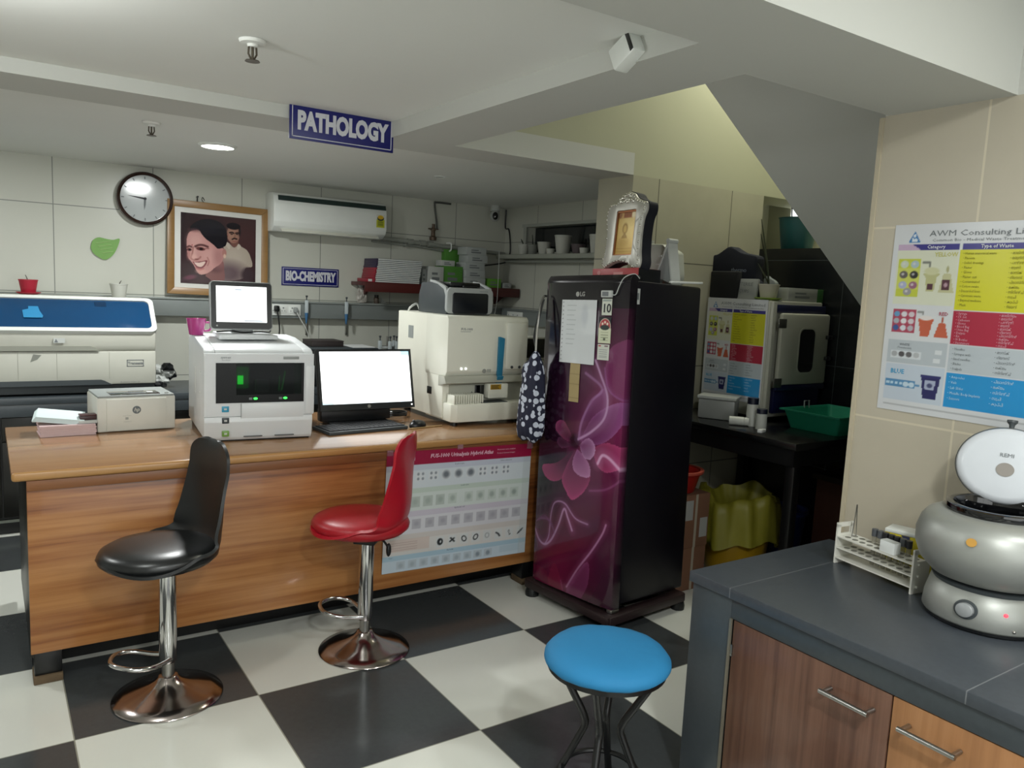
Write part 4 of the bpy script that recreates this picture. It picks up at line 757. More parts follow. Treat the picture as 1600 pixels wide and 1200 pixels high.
c.rect(.02, .17, .30, .27, '#c4aea4', .6); [c.rect(.03, .18+.02*q, .22, .186+.02*q, '#a58f88', .6) for q in range(4)]
for q in range(8): c.rect(.345+.083*q, .165, .40+.083*q, .25, '#c5c8c8')
for q, f_ in enumerate(range(8)):
    x = .372+.083*q; y = .208
    if q == 0: c.ell(x, y, .02, .03, '#23282b', 1, .2); c.ell(x+.004, y, .005, .012, '#c5c8c8', 1, .3)
    elif q == 1: c.line([(x-.014, y-.01), (x+.012, y+.015)], .006, '#2c3133'); c.line([(x-.01, y+.02), (x+.014, y-.012)], .006, '#2c3133')
    elif q in (2, 3): c.ell(x, y, .018, .028, '#2c3133', 1, .2, -30*(q-2.5)); c.ell(x, y, .011, .018, '#c5c8c8', 1, .3, -30*(q-2.5))
    elif q == 4: c.ell(x, y, .016, .024, '#8a9092', .8, .4); c.ell(x, y, .010, .016, '#c5c8c8', 1, .4)
    elif q == 5: c.line([(x-.016, y+.012), (x, y), (x+.01, y-.02)], .006, '#2c3133')
    elif q == 6: c.poly([(x-.012, y+.02), (x-.002, y+.026), (x+.012, y-.02), (x+.0, y-.026)], '#2c3133'); c.poly([(x-.007, y+.015), (x-.003, y+.018), (x+.007, y-.015), (x+.003, y-.018)], '#c5c8c8')
    else: c.ell(x, y, .008, .034, '#2c3133', 1, .2, -40)
for q in range(9): c.rect(.09+.075*q, .02, .145+.075*q, .085, '#adb8c0'); c.ell(.117+.075*q, .05, .014, .02, '#7b8790', .35 if q < 7 else .9, .8)
c.rect(.8, .03, .95, .09, '#aebfca'); c.rect(.945, .0, 1, .885, '#a9aeb0', .35)
p_ = c.mesh('sheet', .808, .576, attrmat('urine_poster', .35, coat=.2), t, depth=.001)
b = B(); textbm(b, 'FUS-1000 Urinalysis Hybrid Atlas', .026, .40, .546, bold=.0008, shear=.15, align='CENTER'); textbm(b, 'DIRUI', .03, .068, .540, bold=.001); textbm(b, 'Automatic urine analysis', .011, .60, .556); textbm(b, 'Formed element images', .011, .60, .538); xform(b, Matrix.Translation((0, -.001, 0))); obj('lettering', b, mat('poster_letter_pink', '#cfa6b4', .5), t)
b = B(); [textbm(b, s_, .011, x, z) for s_, x, z in (('Erythrocyte', .36, .50), ('Leukocyte', .40, .392), ('Epithelial cell', .37, .283), ('Crystal', .05, .172), ('Cast', .03, .072), ('Other elements', .62, .50), ('Bacteria', .34, .074))]; xform(b, Matrix.Translation((0, -.0012, 0))); obj('caption', b, mat('poster_caption', '#59636c', .5), t)
b = bx(.0, .03, -.002, 0, .56, .60); box(b, .37, .40, -.002, 0, .57, .60); box(b, .78, .815, -.002, 0, .55, .59); obj('tape', b, mat('clear_tape', '#b88a95', .15, alpha=.35), t)
# ---------------------------------------------------------------- rear lab counter and what stands on it
t = thing('lab_counter', 'long black granite lab counter with dark cupboards along the rear wall', 'counter', (0, 0, 0))
obj('worktop', bx(-3.08, 2.92, 2.375, 2.995, .76, .80, .004), graniteP, t); obj('fascia', bx(-3.08, 2.92, 2.38, 2.41, .69, .76, .003), graniteP, t)
obj('carcass', bx(-3.08, 2.92, 2.42, 2.99, .10, .759), blackwood, t); obj('plinth', bx(-3.08, 2.92, 2.46, 2.98, 0, .10), black_met, t); obj('kick_strip', bx(-3.08, 2.92, 2.444, 2.462, .068, .084), mat('aluminium_strip', '#9aa095', .4, .3), t)
for x in (-1.95, -1.35, -.75, -.15, .45, 1.05):
    d = obj('drawer', bx(x+.004, x+.596, 2.402, 2.42, .55, .685, .003), blackwood, t); obj('handle', bx(x+.15, x+.30, 2.385, 2.402, .655, .662, .002), steel, d)
    d = obj('door', bx(x+.004, x+.596, 2.402, 2.42, .11, .545, .003), blackwood, t); obj('handle', bx(x+.54, x+.55, 2.385, 2.402, .40, .52, .002), steel, d)
# biochemistry analyser with the blue lid
BW = mat('biochem_white', '#b9b9ae', .4, var=.04); t = thing('chemistry_analyzer', 'wide cream chemistry analyzer with a tinted blue lid on the lab counter', 'lab analyzer', (0, 0, .80))
X0, X1 = -.97, .058
obj('base', prism(B(), [(X0, .03), (X0, .012), (X1-.03, .012), (X1-.005, .03), (X1-.005, .06), (X0, .06)], 2.44, 2.93, 'xz'), dgrey_pl, t)
obj('lower_body', bx(X0, X1, 2.40, 2.95, .062, .262, .012), BW, t); obj('upper_body', prism(B(), [(2.405, .262), (2.395, .29), (2.385, .372), (2.46, .40), (2.62, .56), (2.95, .57), (2.95, .262)], X0, X1-.004, 'yz', r=.008), BW, t)
obj('front_recess', prism(B(), [(-.79, .264), (-.25, .264), (-.275, .285), (-.30, .292), (-.735, .292), (-.76, .285)], 2.389, 2.399), mat('recess_grey', '#8c8d82', .5), t)
obj('base_panel', prism(B(), [(-.82, .062), (-.185, .062), (-.225, .085), (-.245, .092), (-.77, .092), (-.795, .085)], 2.394, 2.402), dgrey_pl, t)
# lid frame in its own tilted plane
LM = Matrix.Translation((0, 2.378, .372)) @ Matrix.Rotation(math.radians(-44), 4, 'X')
bm = B(); R_ = rrect(X0, X1+.004, 0, .268, .035, 6); I_ = rrect(X0+.03, X1-.022, .026, .246, .03, 6); n = len(R_)
def rr(P_, y): return [bm.verts.new((u, y, v)) for u, v in P_]
a0, a1, i0, i1 = rr(R_, .02), rr(R_, -.014), rr(I_, -.014), rr(I_, .0)
for P_, Q_ in ((a0, a1), (a1, i0), (i0, i1)):
    for i in range(n): bm.faces.new((P_[i], P_[(i+1) % n], Q_[(i+1) % n], Q_[i]))
xform(bm, LM); obj('lid_frame', bm, white_pl, t)
bw = NT('blue_tinted_lid'); bw.set(.07, spec=.6, coat=.3); bw.col(hx('#0f3f68')); bw = bw.m
bm = B(); NX, NZ = 24, 10
g_ = [[bm.verts.new((X0+.03+(X1-X0-.052)*i/NX, -.004-.02*(1-(2*j/NZ-1)**2)*(1-abs(2*i/NX-1)**6), .026+.22*j/NZ)) for i in range(NX+1)] for j in range(NZ+1)]
for j in range(NZ):
    for i in range(NX): bm.faces.new((g_[j][i], g_[j][i+1], g_[j+1][i+1], g_[j+1][i]))
xform(bm, LM); obj('lid_window', bm, bw, t)
k = obj('lid_note', xform(prism(B(), [(-.625, .085), (-.535, .085), (-.53, .10), (-.545, .135), (-.552, .17), (-.60, .17), (-.60, .15), (-.63, .14)], -.0275, -.0262), LM), mat('note_blue', '#2d86b8', .5), t)
for x in (-.87, -.26): obj('lid_hinge', xform(bx(x, x+.06, -.0205, -.012, .185, .222), LM), mat('hinge_dark_blue', '#0c2d4c', .3), t)  # hinge blocks in a darker blue than the lid
obj('flap', bx(-.97, -.825, 2.375, 2.386, .215, .352, .012), mat('flap_grey', '#9c9c8e', .45), t); obj('flap_tab', ell(B(), (-.90, 2.376, .345), .02, .006, .012), white_pl, t)
b = bx(-.485, -.428, 2.3835, 2.386, .31, .338); obj('label', b, white_card, t); obj('warning_mark', prism(B(), [(-.482, .314), (-.462, .314), (-.472, .334)], 2.3828, 2.3836), inkgrey, t)
b = box(box(box(bx(-.105, -.012, 2.3985, 2.4, .168, .172), -.105, -.012, 2.3985, 2.4, .205, .209), -.105, -.101, 2.3985, 2.4, .168, .209), -.016, -.012, 2.3985, 2.4, .168, .209); obj('name_border', b, inkgrey, t); text('name_letters', 'Transasia', .022, inkgrey, t, (-.058, 2.3988, .188), bold=.0004)
b = B(); textbm(b, 'Biochemistry analyzer 200', .010, -.14, .075); xform(b, Matrix.Translation((0, 2.399, 0))); obj('model_print', b, inkgrey, t); obj('blot', prism(B(), [(-.60, .20), (-.585, .245), (-.545, .24), (-.565, .215)], 2.3988, 2.4), mat('blot_grey', '#7d7f77', .5), t)
for x in (-.66, -.47, -.20): obj('seam', bx(x, x+.0015, 2.3988, 2.401, .095, .255), mat('seam_grey', '#9a9a8f', .5), t)
for x in (-.9, -.02): obj('foot', cyl(B(), .03, 0, .013, (x, 2.5, 0), 16), black_pl, t)
def pot(label, loc, r, h, m, saucer=None, sprig=None, name='plant_pot', cat='plant pot', group=None):
    t = thing(name, label, cat, loc, random.uniform(0, 6), group)
    z = .006 if saucer else 0
    obj('pot', lathe(B(), [(0, z), (r*.68, z), (r*.72, z+.004), (r*.96, h*.92), (r, h*.93), (r, h), (r*.9, h), (r*.86, h*.85), (0, h*.85)], 28), m, t); obj('soil', cyl(B(), r*.86, h*.80, h*.87, seg=20), soil, t)
    if saucer: obj('saucer', lathe(B(), [(0, 0), (r*.9, 0), (r*1.25, .01), (r*1.27, .014), (r*1.18, .012), (0, .006)], 28), saucer, t)
    if sprig:
        for k in range(sprig[0]):
            a = random.uniform(0, 6.28); L_ = sprig[1]*random.uniform(.6, 1.1); b = B()
            p = smoothpath([(0, 0, h*.85), (.25*L_*math.cos(a), .25*L_*math.sin(a), h*.85+.6*L_), (.5*L_*math.cos(a), .5*L_*math.sin(a), h*.85+L_)], 5); tube(b, p, sprig[2], 6, taper=[1-.6*i/len(p) for i in range(len(p))])
            obj('stem' if sprig[2] < .005 else 'leaf', b, sprig[3], t)
    return t
rp = mat('pot_red', '#a81f35', .4); stick = mat('stem_grey', '#5d5b52', .6)
pot('red plant pot on a red saucer on top of the blue lidded analyzer', (-.585, 2.76, 1.371), .052, .088, rp, rp, (1, .05, .004, stick))
pot('white plant pot with a bare stem on top of the blue lidded analyzer', (-.10, 2.74, 1.371), .054, .084, potw, None, (1, .04, .004, stick))
t = thing('crumpled_packets', 'heap of crumpled black and white packets on the lab counter beside the cream analyzer', 'packets', (.17, 2.60, .80))
for k in range(7):
    b = B(); bmesh.ops.create_icosphere(b, subdivisions=2, radius=.05)
    for v in b.verts: v.co *= random.uniform(.6, 1.15); v.co.z *= .7
    obj('packet', b, white_card if k % 3 else black_pl, t, (random.uniform(-.08, .08), random.uniform(-.06, .06), .035+.034*k*.5), smooth=0)
t = thing('black_inkjet_printer', 'low black printer on the lab counter behind the bright monitor', 'printer', (1.05, 2.45, .80)); obj('body', bx(0, .53, 0, .38, 0, .255, .02), black_pl, t); obj('lid', bx(.02, .51, .02, .36, .255, .268, .006), dgrey_pl, t); obj('sheet', bx(.33, .50, .06, .30, .268, .272), paper, t)
t = thing('brown_box', 'flat dark brown box on top of the black printer behind the monitor', 'box', (1.10, 2.58, 1.069)); obj('carton', bx(0, .235, 0, .20, 0, .036, .003), mat('dark_brown_card', '#2a2322', .6), t); obj('lid', bx(-.002, .237, -.002, .202, .036, .042, .002), mat('brown_lid', '#3a3331', .5), t)
# wall ledge with sockets and pipettes
ledg = mat('ledge_grey', '#7e8482', .35, var=.05); t = thing('wall_ledge', 'long grey boxed service ledge running along the rear wall above the counter', 'ledge', (0, 0, 0))
obj('front', bx(-3.08, 2.93, 2.925, 2.996, 1.25, 1.362, .002), ledg, t); obj('top', bx(-3.08, 2.93, 2.915, 2.998, 1.362, 1.375, .002), mat('ledge_top_grey', '#909692', .35), t)
t2 = thing('side_ledge', 'grey boxed service ledge on the right wall behind the refrigerator', 'ledge', (0, 0, 0)); obj('front', bx(2.885, 2.948, .95, 2.90, 1.25, 1.362, .002), ledg, t2); obj('top', bx(2.875, 2.949, .95, 2.912, 1.362, 1.375, .002), ledg, t2)
def socket(label, loc, w_, rot):
    t = thing('socket_board', label, 'socket', loc, rot); obj('plate', bx(0, w_, -.012, 0, 0, .082, .004), white_pl, t)
    for k in range(int(w_/.065)):
        x = .035+.065*k; s_ = obj('outlet', bx(x-.024, x+.024, -.0145, -.0118, .018, .068, .002), white_pl, t)
        b = cyl(B(), .0055, -.0155, -.0143, (x, 0, .055), axis='y', seg=10); obj('earth_hole', b, inkgrey, s_)
        b = cyl(B(), .0035, -.0155, -.0143, (x-.01, 0, .034), axis='y', seg=8); cyl(b, .0035, -.0155, -.0143, (x+.01, 0, .034), axis='y', seg=8); obj('pin_holes', b, inkgrey, s_)
    return t
socket('white socket board on the grey ledge to the right of the tablet screen', (.90, 2.925, 1.268), .23, 0); socket('white socket board on the right wall ledge above the cream urine analyzer', (2.885, 2.80, 1.268), .23, -PI/2)
t = thing('black_plug', 'black plug with its cable in the socket board beside the tablet screen', 'plug', (.945, 2.908, 1.318)); obj('plug', bx(-.018, .018, -.036, 0, -.022, .022, .008), black_pl, t); obj('cable', tube(B(), smoothpath([(0, -.03, -.02), (.012, -.035, -.09), (.02, -.02, -.18), (.005, .0, -.30), (.0, .0, -.50)], 6), .005, 6), black_pl, t)
t = thing('white_plug', 'white plug with a thin cable in the socket board beside the tablet screen', 'plug', (1.085, 2.908, 1.312)); obj('plug', bx(-.014, .014, -.03, 0, -.02, .018, .006), grey_pl, t); obj('cable', tube(B(), smoothpath([(.004, -.025, -.015), (.04, -.03, -.08), (.08, -.02, -.14), (.12, .0, -.26), (.13, -.05, -.49)], 6), .003, 6), white_pl, t)
pw_, pb_ = mat('pipette_white', '#b9c2c4', .35), mat('pipette_blue', '#3f6d96', .4)
def pipette(label, loc, s=1., group=None, low=pb_, hook=True):
    t = thing('pipette', label, 'pipette', loc, 0, group)
    obj('handle', bx(-.012*s, .012*s, -.012*s, .012*s, .075*s, .17*s, .005*s), pw_, t); obj('shaft', lathe(B(), [(0, 0), (.004*s, 0), (.011*s, .05*s), (.013*s, .078*s), (0, .078*s)], 14), low, t)
    obj('plunger', lathe(B(), [(0, .17*s), (.004*s, .17*s), (.004*s, .19*s), (.008*s, .195*s), (.008*s, .205*s), (0, .206*s)], 14), dgrey_pl, t)
    if hook: obj('hanger', bx(-.005, .005, .012*s, .0345, .10*s, .13*s, .001), steel, t)
    return t
pipette('pipette with a blue tip hanging on the grey ledge, nearer the socket board', (1.165, 2.89, 1.215)); pipette('pipette with a blue tip hanging on the grey ledge, below the wall sign edge', (1.475, 2.89, 1.213))
for x, lb in ((1.20, 'thin metal bracket under the grey ledge by the first pipette'), (1.515, 'thin metal bracket under the grey ledge by the second pipette')):
    t = thing('ledge_bracket', lb, 'bracket', (x, 2.99, 1.18)); obj('strip', bx(-.006, .006, -.012, .008, -.055, .07, .001), steel, t)
t = thing('pipette_stand', 'small stand on the lab counter holding four white pipettes behind the monitor', 'stand', (1.715, 2.66, .80)); obj('base', cyl(B(), .07, 0, .012), grey_pl, t); obj('post', cyl(B(), .009, .012, .34), steel, t); obj('carousel', lathe(B(), [(0, .25), (.055, .25), (.058, .258), (.055, .266), (0, .266)], 24), grey_pl, t)
for k, (dx, dy) in enumerate(((-.066, -.01), (-.01, -.068), (.05, -.05), (.062, .02))): pipette('white pipette upright in the small stand behind the bright monitor', (1.715+dx, 2.66+dy, .93), 1.05, 'pipettes in the stand', low=pw_, hook=False)
# ledge clutter
t = thing('plastic_bag_bundle', 'knotted clear plastic bag of odds and ends on the grey ledge under the red shelf', 'plastic bag', (1.62, 2.945, 1.376))
b = B(); bmesh.ops.create_icosphere(b, subdivisions=3, radius=.06)
for v in b.verts: v.co *= random.uniform(.82, 1.1); v.co.x *= .75; v.co.y *= .55; v.co.z = max(-.05, v.co.z*1.35)
obj('bag', b, mat('crumpled_plastic', '#a09c94', .25, var=.35, scale=30), t, (0, 0, .052), smooth=0); obj('knot', lathe(B(), [(0, .11), (.012, .12), (.03, .15), (0, .145)], 10, (-.01, 0, 0)), mat('plastic_white', '#aeb2b0', .3), t)
t = thing('brown_vial', 'small brown bottle with a black cap on the grey ledge beside the plastic bag', 'bottle', (1.745, 2.95, 1.3755)); obj('glass', lathe(B(), [(0, 0), (.02, 0), (.021, .004), (.021, .042), (.014, .05), (0, .05)], 20), mat('brown_glass', '#4a4038', .2), t); obj('cap', cyl(B(), .017, .05, .066), black_pl, t)
t = thing('white_card_fold', 'folded white card leaning on the wall above the grey ledge', 'card', (1.80, 2.985, 1.3755)); obj('card', prism(B(), [(0, 0), (.05, 0), (0, .045)], 0, .006), white_card, t)
# red shelf with notebooks and cartons
t = thing('wall_shelf', 'dark red wooden wall shelf carrying notebooks and reagent cartons', 'shelf', (0, 0, 0)); obj('board', bx(1.55, 2.93, 2.72, 2.995, 1.512, 1.540, .003), woodred, t); obj('front_edge', bx(1.545, 2.935, 2.714, 2.722, 1.468, 1.541, .002), woodred, t)
for x in (1.62, 2.86): obj('bracket', prism(B(), [(2.995, 1.40), (2.995, 1.512), (2.78, 1.512)], x, x+.02, 'yz'), woodred, t)
nbp = mat('page_edges', '#d0d3d0', .7, var=.05, scale=60); nbc = mat('cover_black', '#24242c', .5); sp_r = mat('spine_red', '#8c1f30', .45); sp_p = mat('spine_purple', '#2e2440', .45)
def notebook(spine, lb):
    t = thing('notebook', lb, 'notebook', (0, 0, 0), 0, 'notebooks stacked on the red shelf'); obj('pages', bx(.004, .379, .0, .229, .002, .0112), nbp, t)
    b = bx(0, .38, .001, .23, .0112, .0132); box(b, 0, .38, .001, .23, 0, .002); obj('cover', b, nbc, t); obj('spine', bx(-.002, .012, -.001, .231, -.0001, .0133, .002), spine, t); return t
nA = notebook(sp_r, 'red spined notebook in the lower part of the stack on the red shelf'); nB = notebook(sp_p, 'purple spined notebook in the upper part of the stack on the red shelf')
for k in range(13):
    src = nA if k < 8 else nB; p = (1.625+random.uniform(-.004, .004)+.0015*k, 2.735+random.uniform(-.003, .003), 1.5412+.0137*k)
    if k in (0, 8): src.location = p
    else: dup(src, p)
t = thing('red_notebook', 'single red notebook under the end of the stack on the red shelf', 'notebook', (1.585, 2.76, 1.5412)); obj('cover', bx(0, .037, 0, .2, 0, .026, .002), sp_r, t); obj('page_edges', bx(.004, .035, -.0008, 0, .004, .022), nbp, t)
def carton(label, x0, x1, y0, y1, z0, z1, m, lab=None, name='carton', group=None, rz=0.):
    t = thing(name, label, 'box', ((x0+x1)/2, (y0+y1)/2, z0), rz, group); w_, d_, h_ = (x1-x0)/2, (y1-y0)/2, z1-z0
    obj('box', bx(-w_, w_, -d_, d_, 0, h_-.001, .0015), m, t)
    b = bx(-w_*.55, w_*.45, -d_-.0008, -d_+.0002, h_*.25, h_*.42); box(b, -w_*.55, w_*.2, -d_-.0008, -d_+.0002, h_*.55, h_*.68); obj('print', b, lab or inkgrey, t); obj('flap', bx(-w_*.98, w_*.98, -d_*.98, d_*.98, h_-.001, h_), m, t); return t
wc2 = mat('white_card_cool', '#a9aeac', .6); z = 1.5415
for k, (h_, dx) in enumerate(((.07, 0), (.062, -.005), (.06, -.012), (.06, .012), (.062, -.002))):
    carton('white reagent carton in the tall stack on the red shelf, number %s from the bottom' % ('one', 'two', 'three', 'four', 'five')[k] if 0 else 'white reagent carton in the stack on the red shelf, '+('lowest of the five', 'second from the bottom', 'middle one of five', 'second from the top', 'topmost of the five')[k], 2.43+dx, 2.615+dx, 2.75, 2.90, z, z+h_, wc2, None, group='white cartons stacked on the red shelf'); z += h_+.0006
carton('white carton in front of the green one on the red shelf', 2.10, 2.235, 2.77, 2.93, 1.5415, 1.685, white_card); carton('dark green carton on the red shelf beside the white carton stack', 2.237, 2.415, 2.78, 2.93, 1.5415, 1.695, green_card)
carton('small white carton lying on the dark green carton', 2.22, 2.345, 2.79, 2.88, 1.6955, 1.74, white_card); carton('tall green carton standing against the wall behind the white cartons', 2.33, 2.47, 2.932, 2.992, 1.5415, 1.835, green_card)
carton('bright green carton on the right end of the red shelf', 2.64, 2.775, 2.76, 2.87, 1.5415, 1.615, mat('green_card_bright', '#5f9a35', .5)); carton('little white box on the right end of the red shelf', 2.80, 2.885, 2.77, 2.85, 1.5415, 1.585, wc2)
carton('tiny white carton on the grey cloth end of the notebook row', 2.06, 2.098, 2.80, 2.90, 1.5415, 1.66, wc2)
# pipes, valve, camera and cables in the corner
brz = mat('valve_bronze', '#57483a', .45, .4); t = thing('water_valve', 'old bronze stop valve with a thin pipe on the rear wall', 'valve', (2.235, 2.97, 0))
obj('body', lathe(B(), [(0, 1.90), (.028, 1.90), (.03, 1.925), (.018, 1.935), (.016, 1.975), (.022, 1.98), (.022, 1.99), (.012, 2.0), (.012, 2.03), (0, 2.03)], 18), brz, t); obj('handwheel', bx(-.045, .045, -.01, .01, 1.985, 1.995, .004), brz, t)
obj('pipe', tube(B(), smoothpath([(.035, 0, 1.99), (.03, .005, 2.05), (.01, .01, 2.19), (.03, .01, 2.205), (.16, .012, 2.205)], 5), .008, 8), mat('pipe_grey_dark', '#4b4d48', .5), t)
pc_ = mat('pipe_cream', '#8d9088', .45)
t = thing('wall_pipe', 'thick cream pipe running along the rear wall from the air conditioner', 'pipe', (0, 0, 0)); obj('pipe', tube(B(), [(1.74, 2.95, 1.885), (2.1, 2.95, 1.868), (2.92, 2.95, 1.83)], .017, 10), pc_, t)
for x, z in ((2.02, 1.872), (2.13, 1.868), (2.2, 1.864)): obj('coupling', cyl(B(), .024, -.025, .025, (x, 2.95, z), axis='x', seg=14), pc_, t)
obj('hook', tube(B(), arc_ if 0 else [(2.36, 2.92+.0*k, 0) for k in range(0)] or smoothpath([(2.355, 2.96, 1.885), (2.375, 2.925, 1.885), (2.38, 2.92, 1.86), (2.375, 2.925, 1.825), (2.355, 2.96, 1.82)], 5), .006, 8), white_pl, t)
t = thing('drain_pipe', 'thin cream pipe below the thick pipe on the rear wall', 'pipe', (0, 0, 0)); obj('pipe', tube(B(), [(1.70, 2.965, 1.855), (2.1, 2.965, 1.842), (2.40, 2.965, 1.815)], .009, 8), pc_, t); obj('clip', bx(1.98, 1.99, 2.95, 2.998, 1.83, 1.86), pc_, t)
t = thing('security_camera', 'small white dome security camera with a dark lens in the ceiling corner', 'security camera', (2.75, 2.86, 2.22)); obj('mount', cyl(B(), .04, -.045, 0, seg=24), white_card, t); obj('head', ell(B(), (0, 0, -.085), .042, .042, .048, 20, 14), white_card, t)
obj('lens', xform(ell(B(), (0, 0, 0), .024, .012, .032), Matrix.Translation((-.018, -.034, -.088)) @ Matrix.Rotation(math.radians(-28), 4, 'Z')), gloss_black, t)
t = thing('corner_cable', 'dark cable running down the corner of the rear and right walls', 'cable', (0, 0, 0)); obj('cable', tube(B(), smoothpath([(2.94, 2.985, 2.21), (2.94, 2.985, 2.06), (2.94, 2.93, 2.04), (2.94, 2.90, 1.93), (2.94, 2.90, 1.83), (2.92, 2.94, 1.76), (2.62, 2.985, 1.70), (2.60, 2.985, 1.64), (2.70, 2.985, 1.585), (2.86, 2.96, 1.57), (2.935, 2.95, 1.545)], 6), .006, 6), black_pl, t)
t = thing('hanging_string', 'thin pale string hanging down in front of the red shelf', 'string', (2.705, 2.70, 0)); obj('string', tube(B(), smoothpath([(0, .0, 1.845), (.002, 0, 1.7), (.0, 0, 1.45), (.03, .08, 1.30)], 5), .0025, 5), white_card, t); obj('loop', tube(B(), smoothpath([(0, 0, 1.84), (-.02, .13, 1.845), (-.02, .245, 1.842)], 4), .0025, 5), white_card, t)
# side shelf with pots
t = thing('pot_shelf', 'pale concrete shelf with small plant pots under the side window', 'shelf', (0, 0, 0)); obj('slab', bx(2.79, 2.949, .80, 2.88, 1.785, 1.820, .004), mat('shelf_pale', '#9a9d92', .6), t); obj('pipe', tube(B(), [(2.86, .82, 1.765), (2.86, 2.6, 1.765), (2.88, 2.86, 1.77)], .012, 8), pc_, t)
PX = [(2.585, .05, .085, potw, 'white pot with a dark sprig at the left end of the pot shelf', (2, .05, .006)), (2.455, .047, .078, mat('pot_dull', '#7d7f78', .6), 'dull grey pot second from the left on the pot shelf', (1, .09, .005)), (2.30, .056, .095, potw, 'white pot without leaves third from the left on the pot shelf', None), (2.055, .068, .14, potw, 'tallest white tapered pot in the middle of the pot shelf', None), (1.87, .055, .07, mat('pot_mauve', '#5a4f52', .6), 'dark mauve bowl pot right of the tall white pot', None), (1.66, .055, .135, potw, 'tall white pot half hidden by the pillar at the right of the pot shelf', (3, .07, .006))]
for y, r_, h_, m_, lb, sg in PX: pot(lb, (2.865, y, 1.8205), r_, h_, m_, None, (*sg, leafm) if sg else None)
for y, lb in ((2.165, 'tiny white cup beside the tall white pot on the pot shelf'), (1.755, 'tiny white cup near the pillar on the pot shelf')):
    t = thing('small_cup', lb, 'cup', (2.83, y, 1.8205)); obj('cup', lathe(B(), [(0, 0), (.028, 0), (.034, .04), (.030, .04), (.025, .005), (0, .005)], 20), potw, t); obj('content', cyl(B(), .0265, .005, .028, seg=16), white_card, t)
# ---------------------------------------------------------------- dark nook under the stair
TZ = .8805
t = thing('work_table', 'black stone topped work table on dark legs in the nook under the stair', 'table', (0, 0, 0))
obj('tabletop', bx(2.35, 3.215, -.515, .495, .845, .88, .004), blackstone, t); obj('apron', bx(2.375, 3.20, -.49, .48, .76, .845), black_met, t)
for x, y, z in ((2.395, -.485, 0), (3.15, -.485, .635), (2.395, .43, 0), (3.15, .43, 0)): obj('leg', bx(x, x+.05, y, y+.05, z, .845, .003), black_met, t)
# incubator
IW = mat('incubator_cream', '#a5a598', .4, var=.04); t = thing('incubator', 'cream and navy laboratory incubator with a windowed door on the black table', 'incubator', (2.735, -.02, TZ))
for x in (.03, .41):
    for y in (.03, .42): obj('foot', cyl(B(), .018, 0, .02, (x, y, 0), 14), black_pl, t)
obj('cabinet', bx(0, .46, .02, .47, .02, .665, .008), IW, t); obj('top_band', bx(.03, .464, -.002, .021, .60, .645, .004), navy, t); obj('lower_panel', bx(.06, .464, -.004, .021, .045, .185, .004), mat('incubator_navy', '#10143c', .4), t)
obj('hinge_post', bx(.0, .03, -.002, .02, .03, .66, .003), IW, t)
d = obj('door', bx(.045, .47, -.035, -.003, .205, .60, .014), IW, t); b = B(); prism(b, rrect(.20, .335, .275, .515, .035), -.0375, -.034); obj('door_window', b, mat('incubator_glass', '#141718', .08, coat=.5), d)
b = B(); o_ = rrect(.192, .343, .267, .523, .04); i_ = rrect(.20, .335, .275, .515, .035)
A_ = [b.verts.new((u, -.036, v)) for u, v in o_]; C_ = [b.verts.new((u, -.039, v)) for u, v in o_]; D_ = [b.verts.new((u, -.039, v)) for u, v in i_]
for P_, Q_ in ((A_, C_), (C_, D_)):
    for i in range(len(o_)): b.faces.new((P_[i], P_[(i+1) % len(o_)], Q_[(i+1) % len(o_)], Q_[i]))
obj('window_seal', b, IW, d); obj('door_trim', bx(.045, .47, -.030, -.004, .175, .206, .004), navy, d)
for z in (.35, .47): obj('latch', bx(.435, .475, -.055, -.034, z-.01, z+.012, .004), black_pl, d)
for z in (.22, .545): obj('hinge', bx(.005, .07, -.042, -.033, z-.025, z+.025, .002), mat('hinge_steel_dark', '#5c5c55', .4, .7), t)
